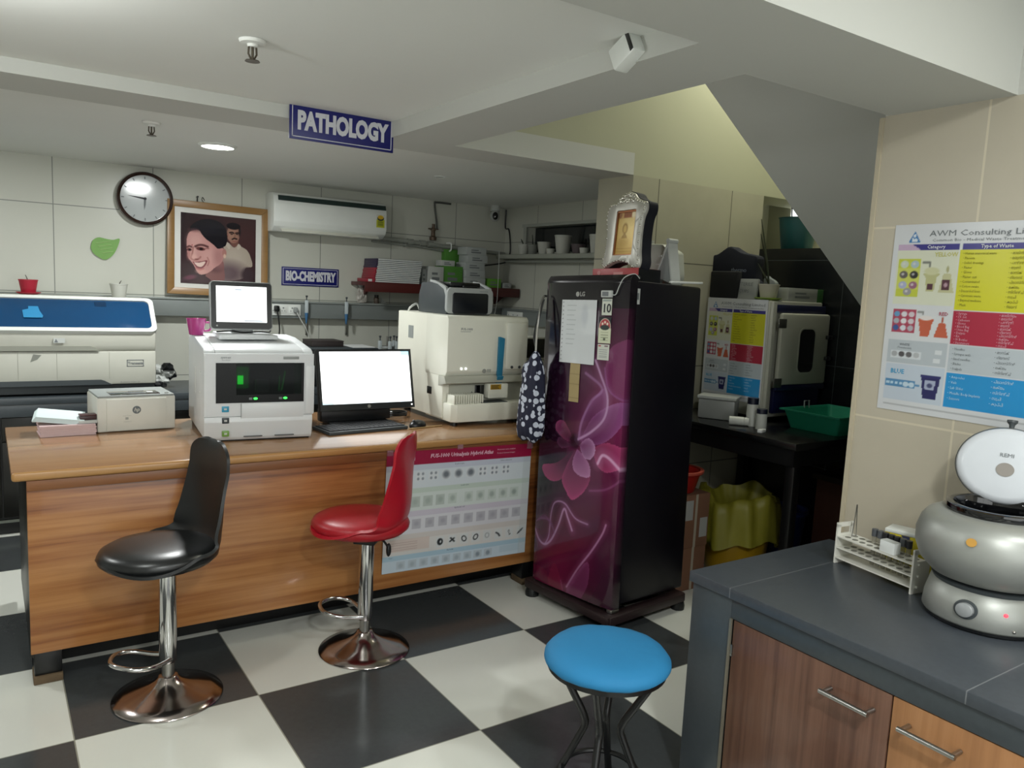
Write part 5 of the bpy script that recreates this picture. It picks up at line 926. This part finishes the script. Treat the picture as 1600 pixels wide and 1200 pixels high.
# waste poster artwork, used on two sheets
def waste_art():
    c = Canvas(160, 225, '#c6c8ca'); L_ = .035
    c.rect(L_, .865, .44, .895, '#2b2578'); c.poly([(L_, .865), (L_, .895), (.13, .895), (.19, .865)], '#b79fb8'); c.rect(.455, .865, .97, .895, '#2b2578')
    c.rect(L_, .58, .44, .865, '#c9cbb6'); c.rect(.445, .56, .98, .865, '#c3c01c'); c.rect(.445, .385, .98, .555, '#a01c38'); c.rect(.445, .245, .98, .38, '#aeb6bb'); c.rect(.445, .06, .98, .24, '#1b86c0')
    c.rect(L_, .26, .43, .385, '#aab1b6'); c.rect(L_, .06, .43, .255, '#b3bdc8')
    c.poly([(.10, .905), (.18, .905), (.14, .965)], '#2f6fa8'); c.poly([(.12, .908), (.16, .908), (.155, .93), (.14, .922), (.125, .93)], '#c8d2da'); c.ell(.14, .94, .01, .008, '#c8d2da')
    c.rect(.05, .62, .20, .82, '#b4bb3a'); c.rect(.05, .66, .20, .77, '#c3c66a', .6)
    for x, y, k in ((.09, .79, '#b9c2b0'), (.16, .79, '#9db0b8'), (.09, .735, '#55504e'), (.16, .735, '#1c1a1c'), (.09, .68, '#9da3c2'), (.16, .68, '#8a5a72'), (.125, .645, '#8c8a90')): c.ell(x, y, .028, .02, k, 1, .2); c.ell(x-.006, y+.003, .01, .007, '#c9c6c4', .8, .5)
    c.line([(.215, .80), (.26, .80), (.26, .78)], .006, '#6d6f66')
    c.poly([(.225, .745), (.33, .745), (.33, .735), (.315, .728), (.30, .65), (.25, .65), (.238, .728), (.225, .735)], '#adac7c'); c.ell(.277, .755, .05, .02, '#bdbd95', 1, .3); c.rect(.255, .658, .295, .69, '#4a2430')
    c.poly([(.355, .745), (.40, .745), (.43, .645), (.33, .645)], '#b3b189'); c.ell(.378, .765, .008, .018, '#9d9b70', 1, .4); c.rect(.35, .66, .40, .71, '#4a2430'); c.ell(.375, .685, .012, .012, '#a78a92', 1, .4)
    c.rect(.045, .425, .205, .55, '#a03a50'); 
    for r in range(3):
        for q in range(3): c.ell(.075+.05*q, .525-.037*r, .02, .015, ('#5c8fb4', '#c9c8cc', '#c2b6bc', '#9aa0a8', '#d0d0d2', '#c4bcc0', '#2f4f8a', '#c8ccd2', '#a8a4ac')[3*r+q], 1, .2)
    c.line([(.215, .54), (.25, .54), (.25, .53)], .005, '#7d7f7c')
    c.poly([(.22, .505), (.325, .505), (.315, .48), (.30, .415), (.245, .415), (.23, .48)], '#b5573c'); c.ell(.272, .51, .042, .012, '#d2cac6', 1, .3); c.poly([(.36, .49), (.40, .49), (.425, .415), (.335, .415)], '#b5573c'); c.ell(.38, .505, .007, .016, '#a04a34', 1, .4)
    c.rect(.06, .29, .27, .33, '#c3c8cb')
    for q, k in enumerate(('#9a9c9e', '#4d4a4c', '#5a585a', '#a8aaac')): c.ell(.085+.05*q, .31, .021, .015, k, 1, .2)
    c.rect(.355, .325, .40, .345, '#c6cacc'); c.rect(.35, .28, .395, .30, '#c6cacc')
    c.rect(.04, .13, .25, .17, '#4c7fa6'); [c.rect(.05+.03*q, .145, .07+.03*q, .16, '#a9c2d2') for q in range(4)]; c.ell(.185, .15, .02, .014, '#b4c6d2', 1, .2); c.ell(.225, .15, .02, .014, '#b4c6d2', 1, .2); c.line([(.25, .15), (.275, .15)], .005, '#4c7fa6')
    c.poly([(.285, .205), (.41, .205), (.39, .085), (.305, .085)], '#1f1f55'); c.rect(.28, .198, .415, .21, '#262660'); c.poly([(.31, .185), (.38, .185), (.375, .135), (.315, .135)], '#9aa2b8'); c.ell(.345, .158, .018, .012, '#3d4166', 1, .4)
    c.rect(.04, .03, .95, .036, '#9a9c9e', .7); return c
YL = ['Human anatomical waste', 'Placenta', 'Soiled dressings', 'Plaster', 'Gloves', 'Plaster cast', 'Contaminated', 'Cotton swabs', 'Discarded linen', 'Cytotoxic waste', 'Expired medicine', 'Mask']
RL = ['Syringe', 'I.V. Set', 'Catheters', 'Gloves', 'Blood Bag', 'Urine Bag', 'Dialysis', 'Kit', 'IV Bottles', 'Vacutainers']; GL = ['Needles', 'Syringes with', 'fixed needles', 'Blades', 'Scalpels']; BL = ['Ampoules', 'Vials', 'Lab Slides', 'Metallic Body Implants', 'Scissors']
ML = ['മാലിന്യം', 'മരുന്ന്', 'പഞ്ഞി', 'തുണി', 'മാസ്ക്', 'ഗ്ലൗസ്', 'പ്ലാസ്റ്റർ', 'രക്തം', 'സിറിഞ്ച്', 'സൂചി', 'കുപ്പി', 'ട്യൂബ്']
def waste_poster(label, loc, rot, wdt, hgt, art, am):
    t = thing('waste_poster', label, 'poster', loc, rot=rot); art.mesh('sheet', wdt, hgt, am, t, depth=.001, warp=lambda x, y: -.0015*np.sin(5*x+3*y)**2)
    def tx(nm, rows, m):
        b = B(); [textbm(b, s_, sz*hgt, x*wdt, y*hgt, bold=bo, sx=sx, align=al, fit=.72*wdt if 'AWM' in s_ else .68*wdt if 'Common' in s_ else None) for s_, sz, x, y, bo, sx, al in rows]; xform(b, Matrix.Translation((0, -.0022, 0))); obj(nm, b, m, t, smooth=0)
    tx('title_lettering', [('AWM Consulting Limited', .042, .60, .948, 0, .92, 'CENTER'), ('Common Bio - Medical Waste Treatment Facility', .020, .60, .914, 0, .95, 'CENTER')], inkgrey)
    tx('header_lettering', [('Category', .025, .29, .880, .0003, 1, 'CENTER'), ('Type of Waste', .025, .66, .880, .0003, 1, 'CENTER')], lettr)
    tx('yellow_list', [('• '+s_, .0185, .465, .845-.0235*i, 0, .8, 'LEFT') for i, s_ in enumerate(YL)]+[('• '+s_, .0185, .74, .845-.0235*i, 0, .8, 'LEFT') for i, s_ in enumerate(ML)], mat('poster_olive', '#6d6a1c', .5))
    tx('red_list', [('• '+s_, .0175, .465, .543-.0165*i, 0, .85, 'LEFT') for i, s_ in enumerate(RL)]+[('• '+s_, .017, .72, .543-.0165*i, 0, .85, 'LEFT') for i, s_ in enumerate(ML[:10])], mat('poster_pale_pink', '#d0a5b0', .5))
    tx('grey_list', [('• '+s_, .0185, .465, .362-.025*i, 0, .85, 'LEFT') for i, s_ in enumerate(GL)]+[('• '+s_, .0185, .72, .362-.025*i, 0, .85, 'LEFT') for i, s_ in enumerate(ML[4:9])], inkgrey)
    tx('blue_list', [('• '+s_, .0195, .465, .218-.0275*i, 0, .85, 'LEFT') for i, s_ in enumerate(BL)]+[('• '+s_, .0195, .72, .218-.0275*i, 0, .85, 'LEFT') for i, s_ in enumerate(ML[6:11])], mat('poster_pale_blue', '#b0cfe0', .5))
    tx('yellow_word', [('YELLOW', .03, .36, .84, .0004, 1, 'CENTER')], mat('poster_yellow_word', '#b9b66a', .5)); tx('red_word', [('RED', .026, .385, .535, .0004, 1, 'CENTER')], mat('poster_red_word', '#a85a68', .5)); tx('blue_word', [('BLUE', .034, .12, .215, .0005, 1, 'CENTER')], mat('poster_blue_word', '#3c94bd', .5)); tx('white_word', [('WHITE', .018, .15, .362, .0002, 1, 'CENTER'), ('(Translucent)', .015, .15, .345, 0, 1, 'CENTER')], inkgrey)
    return t
art = waste_art(); awm = attrmat('waste_poster_print', .28, coat=.25)
waste_poster('biomedical waste poster stuck on the side of the cream incubator', (2.7335, .445, .972), (0, 0, -PI/2), .43, .575, art, awm)
waste_poster('large biomedical waste poster on the beige tiled wall above the centrifuge', (1.698, -1.283, 1.203), (0, 0, -PI/2), .49, .608, art, awm)
# things standing on the incubator
IZ = TZ+.6655
t = thing('navy_cooler_bag', 'large navy padded bag with a rounded flap standing on the incubator', 'bag', (2.865, .385, IZ), -PI/2+.12)
pts = [(-.17, 0), (-.17, .16), (-.165, .235), (-.15, .25), (-.10, .255), (-.06, .28), (-.03, .30), (0, .302), (.03, .285), (.07, .265), (.16, .25), (.175, .24), (.178, .22), (.17, .15), (.18, .09), (.20, .04), (.20, .0)]
nv = mat('navy_fabric', '#0b1020', .85); obj('body', prism(B(), pts, -.04, .04, 'xz', r=.012), nv, t); text('logo_letters', 'thermo', .034, mat('bag_letter', '#7c8494', .6), t, (.06, -.0415, .165)); obj('side_fold', ell(B(), (.19, -.02, .06), .035, .03, .05), nv, t)
t = thing('black_pouch', 'smaller black square pouch in front of the navy padded bag on the incubator', 'bag', (2.79, .40, IZ), -PI/2); obj('body', bx(-.05, .15, -.05, -.005, 0, .155, .01), mat('pouch_black', '#07090c', .8), t); obj('zip', bx(-.04, .14, -.0515, -.049, .135, .139), black_met, t)
t = thing('test_kit_packet', 'white printed paper packet leaning behind the flower pot on the incubator', 'packet', (2.765, .215, IZ), -PI/2); obj('packet', xform(bx(-.06, .09, -.008, .008, 0, .115, .004), Matrix.Rotation(math.radians(-8), 4, 'X')), mat('packet_grey', '#8f9290', .6), t); b = B(); textbm(b, 'STERILE', .03, -.04, .085); textbm(b, 'CUPS', .03, -.03, .045); obj('print', b, inkgrey, t, (0, -.013, 0), rot=(math.radians(-8), 0, 0))
t = thing('plastic_packet', 'clear rounded plastic packet behind the flower pot on the incubator', 'packet', (2.885, .14, IZ), -PI/2); obj('packet', prism(B(), [(-.033, 0), (.055, 0), (.06, .05), (.055, .10), (.035, .115), (.01, .125), (-.01, .14), (-.033, .12)], -.015, .015, r=.008), mat('packet_plastic', '#7d8283', .25), t)
t = pot('white flower pot on a lime green saucer standing on the incubator', (2.79, .065, IZ), .058, .088, mat('pot_cream', '#a9a493', .5), mat('saucer_lime', '#7f9a35', .4), None)
for k, (a, h_) in enumerate(((.2, .36), (.5, .28), (-.4, .12))):
    b = B(); p = smoothpath([(0, 0, .08), (.015*math.cos(a), -.02, .08+.4*h_), (.05*math.cos(a), -.05, .08+h_)], 6); n = len(p); vs = []
    for i, q in enumerate(p):
        w_ = .014*math.sin(PI*(.12+.86*i/n)); vs.append((b.verts.new(q+Vector((w_, w_*.5, 0))), b.verts.new(q+Vector((0, -.003, 0))), b.verts.new(q+Vector((-w_, -w_*.5, 0)))))
    for m_, n_ in zip(vs, vs[1:]): [b.faces.new((m_[i], m_[i+1], n_[i+1], n_[i])) for i in (0, 1)]
    bmesh.ops.solidify(b, geom=b.faces[:], thickness=.002); obj('leaf', b, mat('sansevieria', '#3c4535', .5), t)
carton('long white and green carton lying on the incubator top at the right', 2.905, 3.165, .02, .11, IZ, IZ+.075, mat('card_pale', '#9a9d98', .6)); carton('green end of the carton beside the long white carton on the incubator', 3.167, 3.195, .02, .11, IZ, IZ+.073, green_card, green_card) if 0 else None
t = [o for o in COL.objects if o.get('label') == 'long white and green carton lying on the incubator top at the right'][0]; obj('green_end', bx(.1305, .19, -.0445, .0445, 0, .074, .0015), mat('green_end', '#2f5a2a', .5), t)
# things on the table
t = thing('green_tray', 'rectangular sea green plastic tray with flared sides on the black table', 'tray', (2.925, -.315, TZ), 0)
bm = B(); O = [(-.205, -.165), (.205, -.165), (.205, .165), (-.205, .165)]
def rg(s, z, e=0): return [bm.verts.new(((u+math.copysign(e, u))*s, (v+math.copysign(e, v))*s, z)) for u, v in O]
L_ = [rg(.86, 0), rg(1, .092), rg(1, .092, .014), rg(1, .100, .014), rg(1, .100, -.004), rg(.85, .006, 0)]
bm.faces.new(L_[0]); bm.faces.new(L_[-1])
for P_, Q_ in zip(L_, L_[1:]): [bm.faces.new((P_[i], P_[(i+1) % 4], Q_[(i+1) % 4], Q_[i])) for i in range(4)]
_bev(bm, [], 0); es = [e for e in bm.edges if abs(e.verts[0].co.z-e.verts[1].co.z) > .05]; bmesh.ops.bevel(bm, geom=es, offset=.02, segments=3, profile=.5, affect='EDGES')
obj('tray', bm, mat('sea_green_plastic', '#17775c', .4), t); b = bx(-.02, .02, .15, .156, .098, .125); obj('clip', tube(B(), [(-.02, .168, .09), (-.02, .17, .13), (.02, .17, .13), (.02, .168, .09)], .004, 6), grey_pl, t); b.free()
bt = mat('bottle_white', '#b9bbb4', .4); cn = mat('cap_navy', '#14182c', .35)
def bottle(label, x, y, r, h, cap=cn, rot=None, z=TZ):
    t = thing('sample_bottle', label, 'bottle', (x, y, z), rot=rot); obj('body', lathe(B(), [(0, 0), (r, 0), (r, h*.74), (r*.8, h*.80), (0, h*.80)], 24), bt, t); obj('cap', lathe(B(), [(0, h*.78), (r*.98, h*.78), (r*.98, h), (0, h)], 24), cap, t); return t
bottle('taller white bottle with a navy cap on the black table', 2.565, -.075, .030, .15); bottle('shorter white bottle with a navy cap on the front edge of the black table', 2.53, -.165, .028, .105)
bottle('white bottle lying on its side on the black table beside the upright bottles', 2.47, -.005, .023, .10, bt, (math.radians(90), 0, math.radians(40)), TZ+.0235)
for x, y, lb in ((2.45, -.235, 'little white eraser at the front edge of the black table'),): t = thing('white_eraser', lb, 'eraser', (x, y, TZ), .2); obj('block', bx(-.025, .025, -.012, .012, 0, .016, .003), paper, t); obj('sleeve', bx(-.012, .012, -.0125, .0125, -.0002, .0165, .003), white_card, t)
t = thing('clear_storage_box', 'translucent plastic box with a white lid on the black table under the poster', 'box', (2.58, .17, TZ), math.radians(-60)); obj('tub', bx(-.10, .10, -.065, .065, 0, .11, .01), mat('cloudy_plastic', '#7d7f7b', .3), t); obj('lid', bx(-.107, .107, -.07, .07, .11, .128, .004), mat('lid_pale', '#9fa19c', .4), t)
t = thing('acrylic_rack', 'small clear acrylic rack beside the refrigerator on the black table', 'rack', (2.47, .35, TZ)); [obj('panel', bx(-.04, .04, y, y+.005, 0, .14), mat('acrylic', '#8f9a9b', .15), t) for y in (-.05, .0, .05)]; obj('shelf', bx(-.04, .04, -.05, .055, .07, .075), mat('acrylic_shelf', '#98a1a1', .15), t)
w = NT('striped_cloth'); w.set(.8); s_ = w.n('ShaderNodeSeparateXYZ'); w.t.links.new(w.coord(), s_.inputs[0]); w.col(w.mix(w.math('LESS_THAN', w.math('FRACT', w.math('MULTIPLY', s_.outputs[2], 26.)), .5), hx('#a9b8b8'), hx('#4e8c96')))
t = thing('striped_bag', 'white and turquoise striped bag standing on the acrylic rack beside the refrigerator', 'bag', (2.46, .36, TZ+.142)); obj('pouch', prism(B(), [(-.06, .0), (.05, 0), (.07, .04), (.03, .13), (.015, .19), (-.03, .19), (-.055, .10)], -.05, .05, 'yz', r=.01), w.m, t); obj('flap', prism(B(), [(.075, .04), (.05, .0), (-.055, -.10), (-.06, .04)], -.054, -.045, 'yz'), mat('cloth_pale', '#8fa0a0', .8), t)
# floor level
t = thing('cardboard_carton', 'lower taped cardboard carton behind the refrigerator', 'carton', (2.215, .16, 0), 0)
def cbx(t, h_):
    obj('box', bx(-.14, .15, -.165, .165, 0, h_, .003), cardboard, t); b = bx(-.1408, -.1402, -.045, -.028, .0, h_); box(b, -.14, .15, -.045, -.028, h_, h_+.0008); box(b, .045, .062, -.1658, -.1652, 0, h_); obj('strap', b, mat('strap_white', '#a39a8a', .5), t)
cbx(t, .235); t2 = thing('cardboard_carton', 'upper labelled cardboard carton behind the refrigerator under the red tub', 'carton', (2.215, .155, .2365), math.radians(-1)); cbx(t2, .285)
for y, z, w_ in ((.03, .14, .075), (-.155, .05, .085)): obj('label', bx(-.1412, -.1404, y, y+w_, z, z+.11), mat('label_grey', '#a3a3a0', .6), t2)
for x0, z0, w_ in ((-.04, .15, .07), (.085, .05, .055)): obj('label', bx(x0, x0+w_, -.1662, -.1654, z0, z0+.105), mat('label_grey_front', '#a3a3a0', .6), t2)
t = thing('red_tub', 'round red plastic tub on top of the cardboard cartons', 'tub', (2.225, .10, .5235)); obj('tub', lathe(B(), [(0, 0), (.085, 0), (.09, .004), (.118, .10), (.132, .104), (.132, .114), (.112, .114), (.085, .008), (0, .008)], 40), mat('tub_red', '#8f1a14', .35), t); obj('rim', lathe(B(), [(.116, .108), (.134, .108), (.135, .119), (.116, .119)], 40), mat('tub_rim', '#b0503f', .4), t)
yb = mat('yellow_bag_plastic', '#7f7a22', .5, var=.15, bump=.3, bscale=14)
t = thing('yellow_waste_bin', 'yellow waste bin draped with an olive yellow bag on the floor under the table', 'waste bin', (2.68, .06, 0))
obj('bin', lathe(B(), [(0, 0), (.15, 0), (.155, .01), (.20, .40), (.19, .40), (.15, .012), (0, .012)], 32), mat('bin_yellow', '#a07d14', .4), t)
bm = lathe(B(), [(0, .33), (.12, .36), (.17, .42), (.195, .475), (.215, .470), (.225, .42), (.23, .34), (.236, .26), (.24, .225), (.228, .222), (.22, .27)], 72, sx=1.0)
for v in bm.verts:
    a = math.atan2(v.co.y, v.co.x); r = math.hypot(v.co.x, v.co.y); k = 1+.05*math.sin(9*a+v.co.z*8)*min(1, r/.2)+.03*math.sin(17*a+1); v.co.x *= k; v.co.y *= k; v.co.z += (.025*math.sin(3*a+.8)+.012*math.sin(7*a))*min(1, r/.2)
obj('bag', bm, yb, t, smooth=70)
for x, y, lb in ((3.085, .04, 'dull blue plastic bin under the black table, behind its front leg'),): 
    t = thing('blue_bin', lb, 'bin', (x, y, 0)); obj('bin', lathe(B(), [(0, 0), (.085, 0), (.115, .33), (.124, .33), (.124, .345), (.108, .345), (.08, .01), (0, .01)], 32), mat('bin_blue', '#1c2c66', .4), t); obj('rim', lathe(B(), [(.113, .318), (.128, .318), (.128, .332), (.113, .332)], 32), mat('bin_rim_blue', '#2c4080', .4), t)
t = thing('brown_cabinet', 'dark brown wood cabinet under the right end of the black table', 'cabinet', (2.93, -.85, 0)); obj('carcass', bx(0, .27, 0, .60, .03, .60, .003), woodmat('cabinet_brown', 'z', [(0, '#2a1712'), (.5, '#3b2119'), (1, '#4a2c20')], .4), t); obj('top', bx(-.02, .28, -.01, .615, .60, .63, .003), mat('cabinet_top_dark', '#130e0d', .4), t); obj('plinth', bx(.02, .26, .03, .57, 0, .03), black_met, t)
t = thing('teal_bucket', 'teal plastic bucket with bare twigs standing on the ledge above the black tiles', 'bucket', (3.345, .325, 1.861)); obj('bucket', lathe(B(), [(0, 0), (.088, 0), (.092, .006), (.115, .185), (.120, .19), (.110, .19), (.085, .01), (0, .01)], 32), mat('bucket_teal', '#0f4c50', .45), t)
for a, h_ in ((.4, .24), (1.6, .18), (2.8, .26), (4.2, .16)): b = tube(B(), smoothpath([(.02*math.cos(a), .02*math.sin(a), .01), (.05*math.cos(a), .05*math.sin(a), .19), (.06*math.cos(a), .06*math.sin(a), .19+h_*.5), (.12*math.cos(a), .09*math.sin(a), .19+h_*.8)], 5), .004, 6); obj('twig', b, mat('twig', '#1c1d18', .7), t)
# ---------------------------------------------------------------- near work counter on the right
CZ = .705
t = thing('work_counter', 'dark granite topped work counter with wooden cupboard fronts against the beige wall', 'counter', (0, 0, 0))
obj('worktop', bx(.985, 1.698, -4.2, -1.155, .672, .705, .003), granite, t)
obj('end_panel', bx(1.0, 1.69, -1.19, -1.165, 0, .672, .002), graniteP, t); obj('front_post', bx(.995, 1.02, -1.318, -1.165, 0, .672, .002), graniteP, t); obj('front_rail', bx(.995, 1.02, -4.2, -1.318, .612, .672, .002), graniteP, t)
obj('carcass', bx(1.03, 1.69, -4.2, -1.19, .06, .60), blackwood, t); obj('plinth', bx(1.05, 1.69, -4.2, -1.19, 0, .06), black_met, t)
obj('metal_edging', bx(.990, .997, -1.325, -1.318, .02, .612), mat('edging_metal', '#8d8778', .45, .6), t); obj('hinge', bx(.993, 1.0, -1.334, -1.326, .50, .535), steel, t)
dk = woodmat('door_walnut', 'z', [(.3, '#39251e'), (.46, '#553a2e'), (.55, '#684a3b'), (.68, '#785848')], .32, .8, coat=.15); lt = woodmat('drawer_oak', 'z', [(.3, '#7a5233'), (.5, '#9d6f48'), (.7, '#b1835a')], .35, .8, coat=.1)
def handle(p, y, z, L_):
    b = tube(B(), [(.958, y-L_/2, z), (.958, y+L_/2, z)], .0065, 12); hd = obj('handle', b, steel, p)
    for yy in (y-L_/2+.008, y+L_/2-.008): obj('handle_post', xform(cyl(B(), .006, 0, .038, axis='x', seg=12), Matrix.Translation((.958, yy, z))), steel, hd)
d = obj('door', bx(.998, 1.018, -1.816, -1.328, .02, .609, .002), dk, t); handle(d, -1.715, .552, .135)
d = obj('drawer', bx(.998, 1.018, -2.30, -1.820, .02, .609, .002), lt, t); handle(d, -1.925, .556, .135)
d = obj('door', bx(.998, 1.018, -2.79, -2.304, .02, .609, .002), lt, t); handle(d, -2.42, .556, .135)
# centrifuge
t = thing('centrifuge', 'round silver benchtop centrifuge with its white lid propped open on the granite counter', 'centrifuge', (1.462, -1.797, CZ+.0005), math.radians(8)); t.scale = (1, 1, .865)
obj('base', lathe(B(), [(0, .012), (.150, .012), (.155, .02), (.152, .06), (.140, .115), (.120, .13), (0, .13)], 64), silver, t, smooth=60); obj('foot_rim', lathe(B(), [(0, 0), (.145, 0), (.150, .004), (.152, .013), (0, .013)], 48), black_pl, t)
obj('bowl', lathe(B(), [(0, .125), (.10, .128), (.145, .145), (.175, .18), (.189, .225), (.190, .265), (.180, .305), (.165, .328), (.14, .342), (.115, .347), (.112, .30), (0, .29)], 72), silver, t, smooth=60)
obj('neck_gasket', lathe(B(), [(.11, .118), (.135, .12), (.14, .132), (.11, .135)], 48), dgrey_pl, t)
obj('rim', lathe(B(), [(.105, .342), (.122, .342), (.126, .352), (.124, .366), (.116, .37), (.106, .368), (.101, .355), (.101, .30)], 56), gloss_black, t, smooth=50)
obj('rotor_well', lathe(B(), [(0, .295), (.10, .30), (.103, .34)], 40), gloss_black, t); obj('rotor', lathe(B(), [(0, .325), (.02, .325), (.03, .30), (.07, .296), (0, .296)], 20), black_met, t)
a = math.radians(179); kd = Vector((math.cos(a), math.sin(a), 0)); KM = Matrix.Translation(kd*.146+Vector((0, 0, .068))) @ kd.to_track_quat('Z', 'Y').to_matrix().to_4x4() @ Matrix.Rotation(math.radians(-7), 4, 'X')
kn = obj('speed_knob', lathe(B(), [(0, .02), (.018, .02), (.021, .018), (.022, 0), (.0, 0)], 28), mat('knob_grey', '#8c8f90', .35), t); kn.matrix_local = KM; obj('knob_ring', lathe(B(), [(.022, .0), (.029, 0), (.029, .006), (.022, .007)], 28), dgrey_pl, kn)
a = math.radians(214); kd = Vector((math.cos(a), math.sin(a), 0)); lo = obj('power_light', ell(B(), kd*.1475+Vector((0, 0, .075)), .006, .006, .006, 12, 8), emat('red_led', '#ff3a4a', 2.0), t)
a = math.radians(222); kd = Vector((math.cos(a), math.sin(a), 0)); obj('screw', ell(B(), kd*.154+Vector((0, 0, .03)), .005, .005, .005, 10, 6), steel, t)
a = math.radians(181); kd = Vector((math.cos(a), math.sin(a), 0)); st_ = obj('round_sticker', cyl(B(), .0125, 0, .0015, seg=24), mat('sticker_orange', '#b98a3a', .5), t); st_.matrix_local = Matrix.Translation(kd*.1872+Vector((0, 0, .288))) @ (kd+Vector((0, 0, .28))).normalized().to_track_quat('Z', 'Y').to_matrix().to_4x4()
# lid hinged at the far side, leaning back towards the wall
aL = math.radians(12); LN = (Vector((-math.cos(aL), -math.sin(aL), .26))).normalized(); LC = Vector((.128*math.cos(aL), .128*math.sin(aL), .458)); LMx = Matrix.Translation(LC+Vector((0, 0, .012))) @ LN.to_track_quat('Z', 'Y').to_matrix().to_4x4()
lid = obj('lid', lathe(B(), [(0, .010), (.095, .012), (.112, .008), (.118, -.004), (.116, -.010), (.0, -.022)], 56), mat('lid_white', '#c9cdd2', .25, coat=.3), t, smooth=60); lid.matrix_local = LMx @ Matrix.Scale(1.06, 4)
obj('lid_shell', lathe(B(), [(.119, -.004), (.121, -.010), (.118, -.018), (.08, -.032), (0, -.036), (0, -.024), (.115, -.012)], 56), silver, lid, smooth=60); obj('lid_window', cyl(B(), .021, .0105, .0125, (.0, -.012, 0), 28), mat('lid_window_grey', '#8f8983', .2), lid)
obj('lid_knob', xform(lathe(B(), [(0, 0), (.006, 0), (.007, .012), (.013, .02), (.013, .027), (0, .028)], 16), Matrix.Translation((0, .118, -.012)) @ Matrix.Rotation(-PI/2, 4, 'X')), dgrey_pl, lid); text('lid_letters', 'REMI', .016, inkgrey, lid, (0, .032, .0115), rot=(0, 0, 0))
obj('hinge', xform(bx(-.03, .03, -.012, .012, -.04, .0, .004), Matrix.Translation((.122*math.cos(aL), .122*math.sin(aL), .372)) @ Matrix.Rotation(aL+PI/2, 4, 'Z')), black_pl, t)
# test tube rack
t = thing('test_tube_rack', 'long white plastic test tube rack with end handles on the granite counter', 'rack', (1.478, -1.325, CZ+.0005), math.radians(-98.5))
rw = mat('rack_white', '#d6d5cc', .4); Lr, Dr = .275, .072
def plate(z, holes=True):
    bm = bx(0, Lr, 0, Dr, z, z+.004)
    obj('shelf', bm, rw, t)
for z in (.018, .052, .088): plate(z)
for k in range(10):
    for j in (0, 1):
        pass
b = B()
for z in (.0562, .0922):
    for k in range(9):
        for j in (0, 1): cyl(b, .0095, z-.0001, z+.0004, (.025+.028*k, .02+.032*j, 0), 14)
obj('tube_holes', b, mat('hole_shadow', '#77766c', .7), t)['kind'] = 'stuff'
for x in (-.006, Lr):
    ep = B(); 
    for y0, y1, z0, z1 in ((0, Dr, 0, .098), (0, .014, .098, .128), (Dr-.014, Dr, .098, .128), (0, Dr, .120, .134)): box(ep, x, x+.006, y0, y1, z0, z1)
    e = obj('end_panel', ep, rw, t)
    for z in (.02, .054, .09): obj('peg', cyl(B(), .004, x-.006 if x < 0 else x+.004, x+.002 if x < 0 else x+.012, (0, .03, z), 10, 'x'), rw, e) if 0 else obj('peg', xform(cyl(B(), .004, 0, .007, axis='x', seg=10), Matrix.Translation((x-.007 if x < 0 else x+.006, .02, z))), rw, e)
tb_g = mat('tube_glass', '#8d8a7c', .1, alpha=.45); cp = mat('tube_cap_dark', '#17181b', .35); cpg = mat('tube_cap_grey', '#4d5054', .35)
def tube_(lb, x, y, m):
    tt = thing('test_tube', lb, 'test tube', t.matrix_basis @ Vector((x, y, .0225)), 0, 'capped tubes in the white rack'); obj('glass', lathe(B(), [(0, 0), (.006, .002), (.0075, .008), (.0075, .096), (0, .096)], 14), tb_g, tt); obj('cap', lathe(B(), [(0, .094), (.0095, .094), (.0095, .117), (0, .118)], 16), m, tt)
for k, m in enumerate((cpg, cpg, cp, cp, cp, cpg, cp)): tube_('dark capped test tube in the back row of the white rack', .098+.0205*k, .052, m)
t3 = thing('forceps', 'steel forceps standing upright in the end of the white rack', 'forceps', t.matrix_basis @ Vector((.022, .05, .0925))); [obj('arm', tube(B(), [(s_*.012, 0, 0), (s_*.006, 0, .05), (s_*.001, 0, .105)], .0018, 6), steel, t3) for s_ in (-1, 1)]
t3 = thing('small_white_box', 'small white carton perched on the white rack among the tubes', 'box', t.matrix_basis @ Vector((.155, .006, .0925)), math.radians(-98.5)); obj('carton', bx(0, .052, 0, .03, 0, .036, .002), paper, t3); obj('flap', bx(.001, .051, .001, .029, .036, .037), white_card, t3)
t3 = thing('yellow_reagent_box', 'yellow and white reagent carton behind the white rack on the counter', 'box', (1.58, -1.425, CZ+.0005), math.radians(-78)); obj('carton', bx(0, .15, 0, .07, 0, .122, .002), mat('carton_yellow', '#c2b31c', .45), t3); obj('lid', bx(-.001, .151, -.001, .071, .122, .134, .002), white_pl, t3); obj('emblem', prism(B(), [(.05, .098), (.075, .098), (.075, .121), (.05, .121), (.056, .112)], -.0018, -.0002), mat('emblem_blue', '#3a4266', .5), t3)
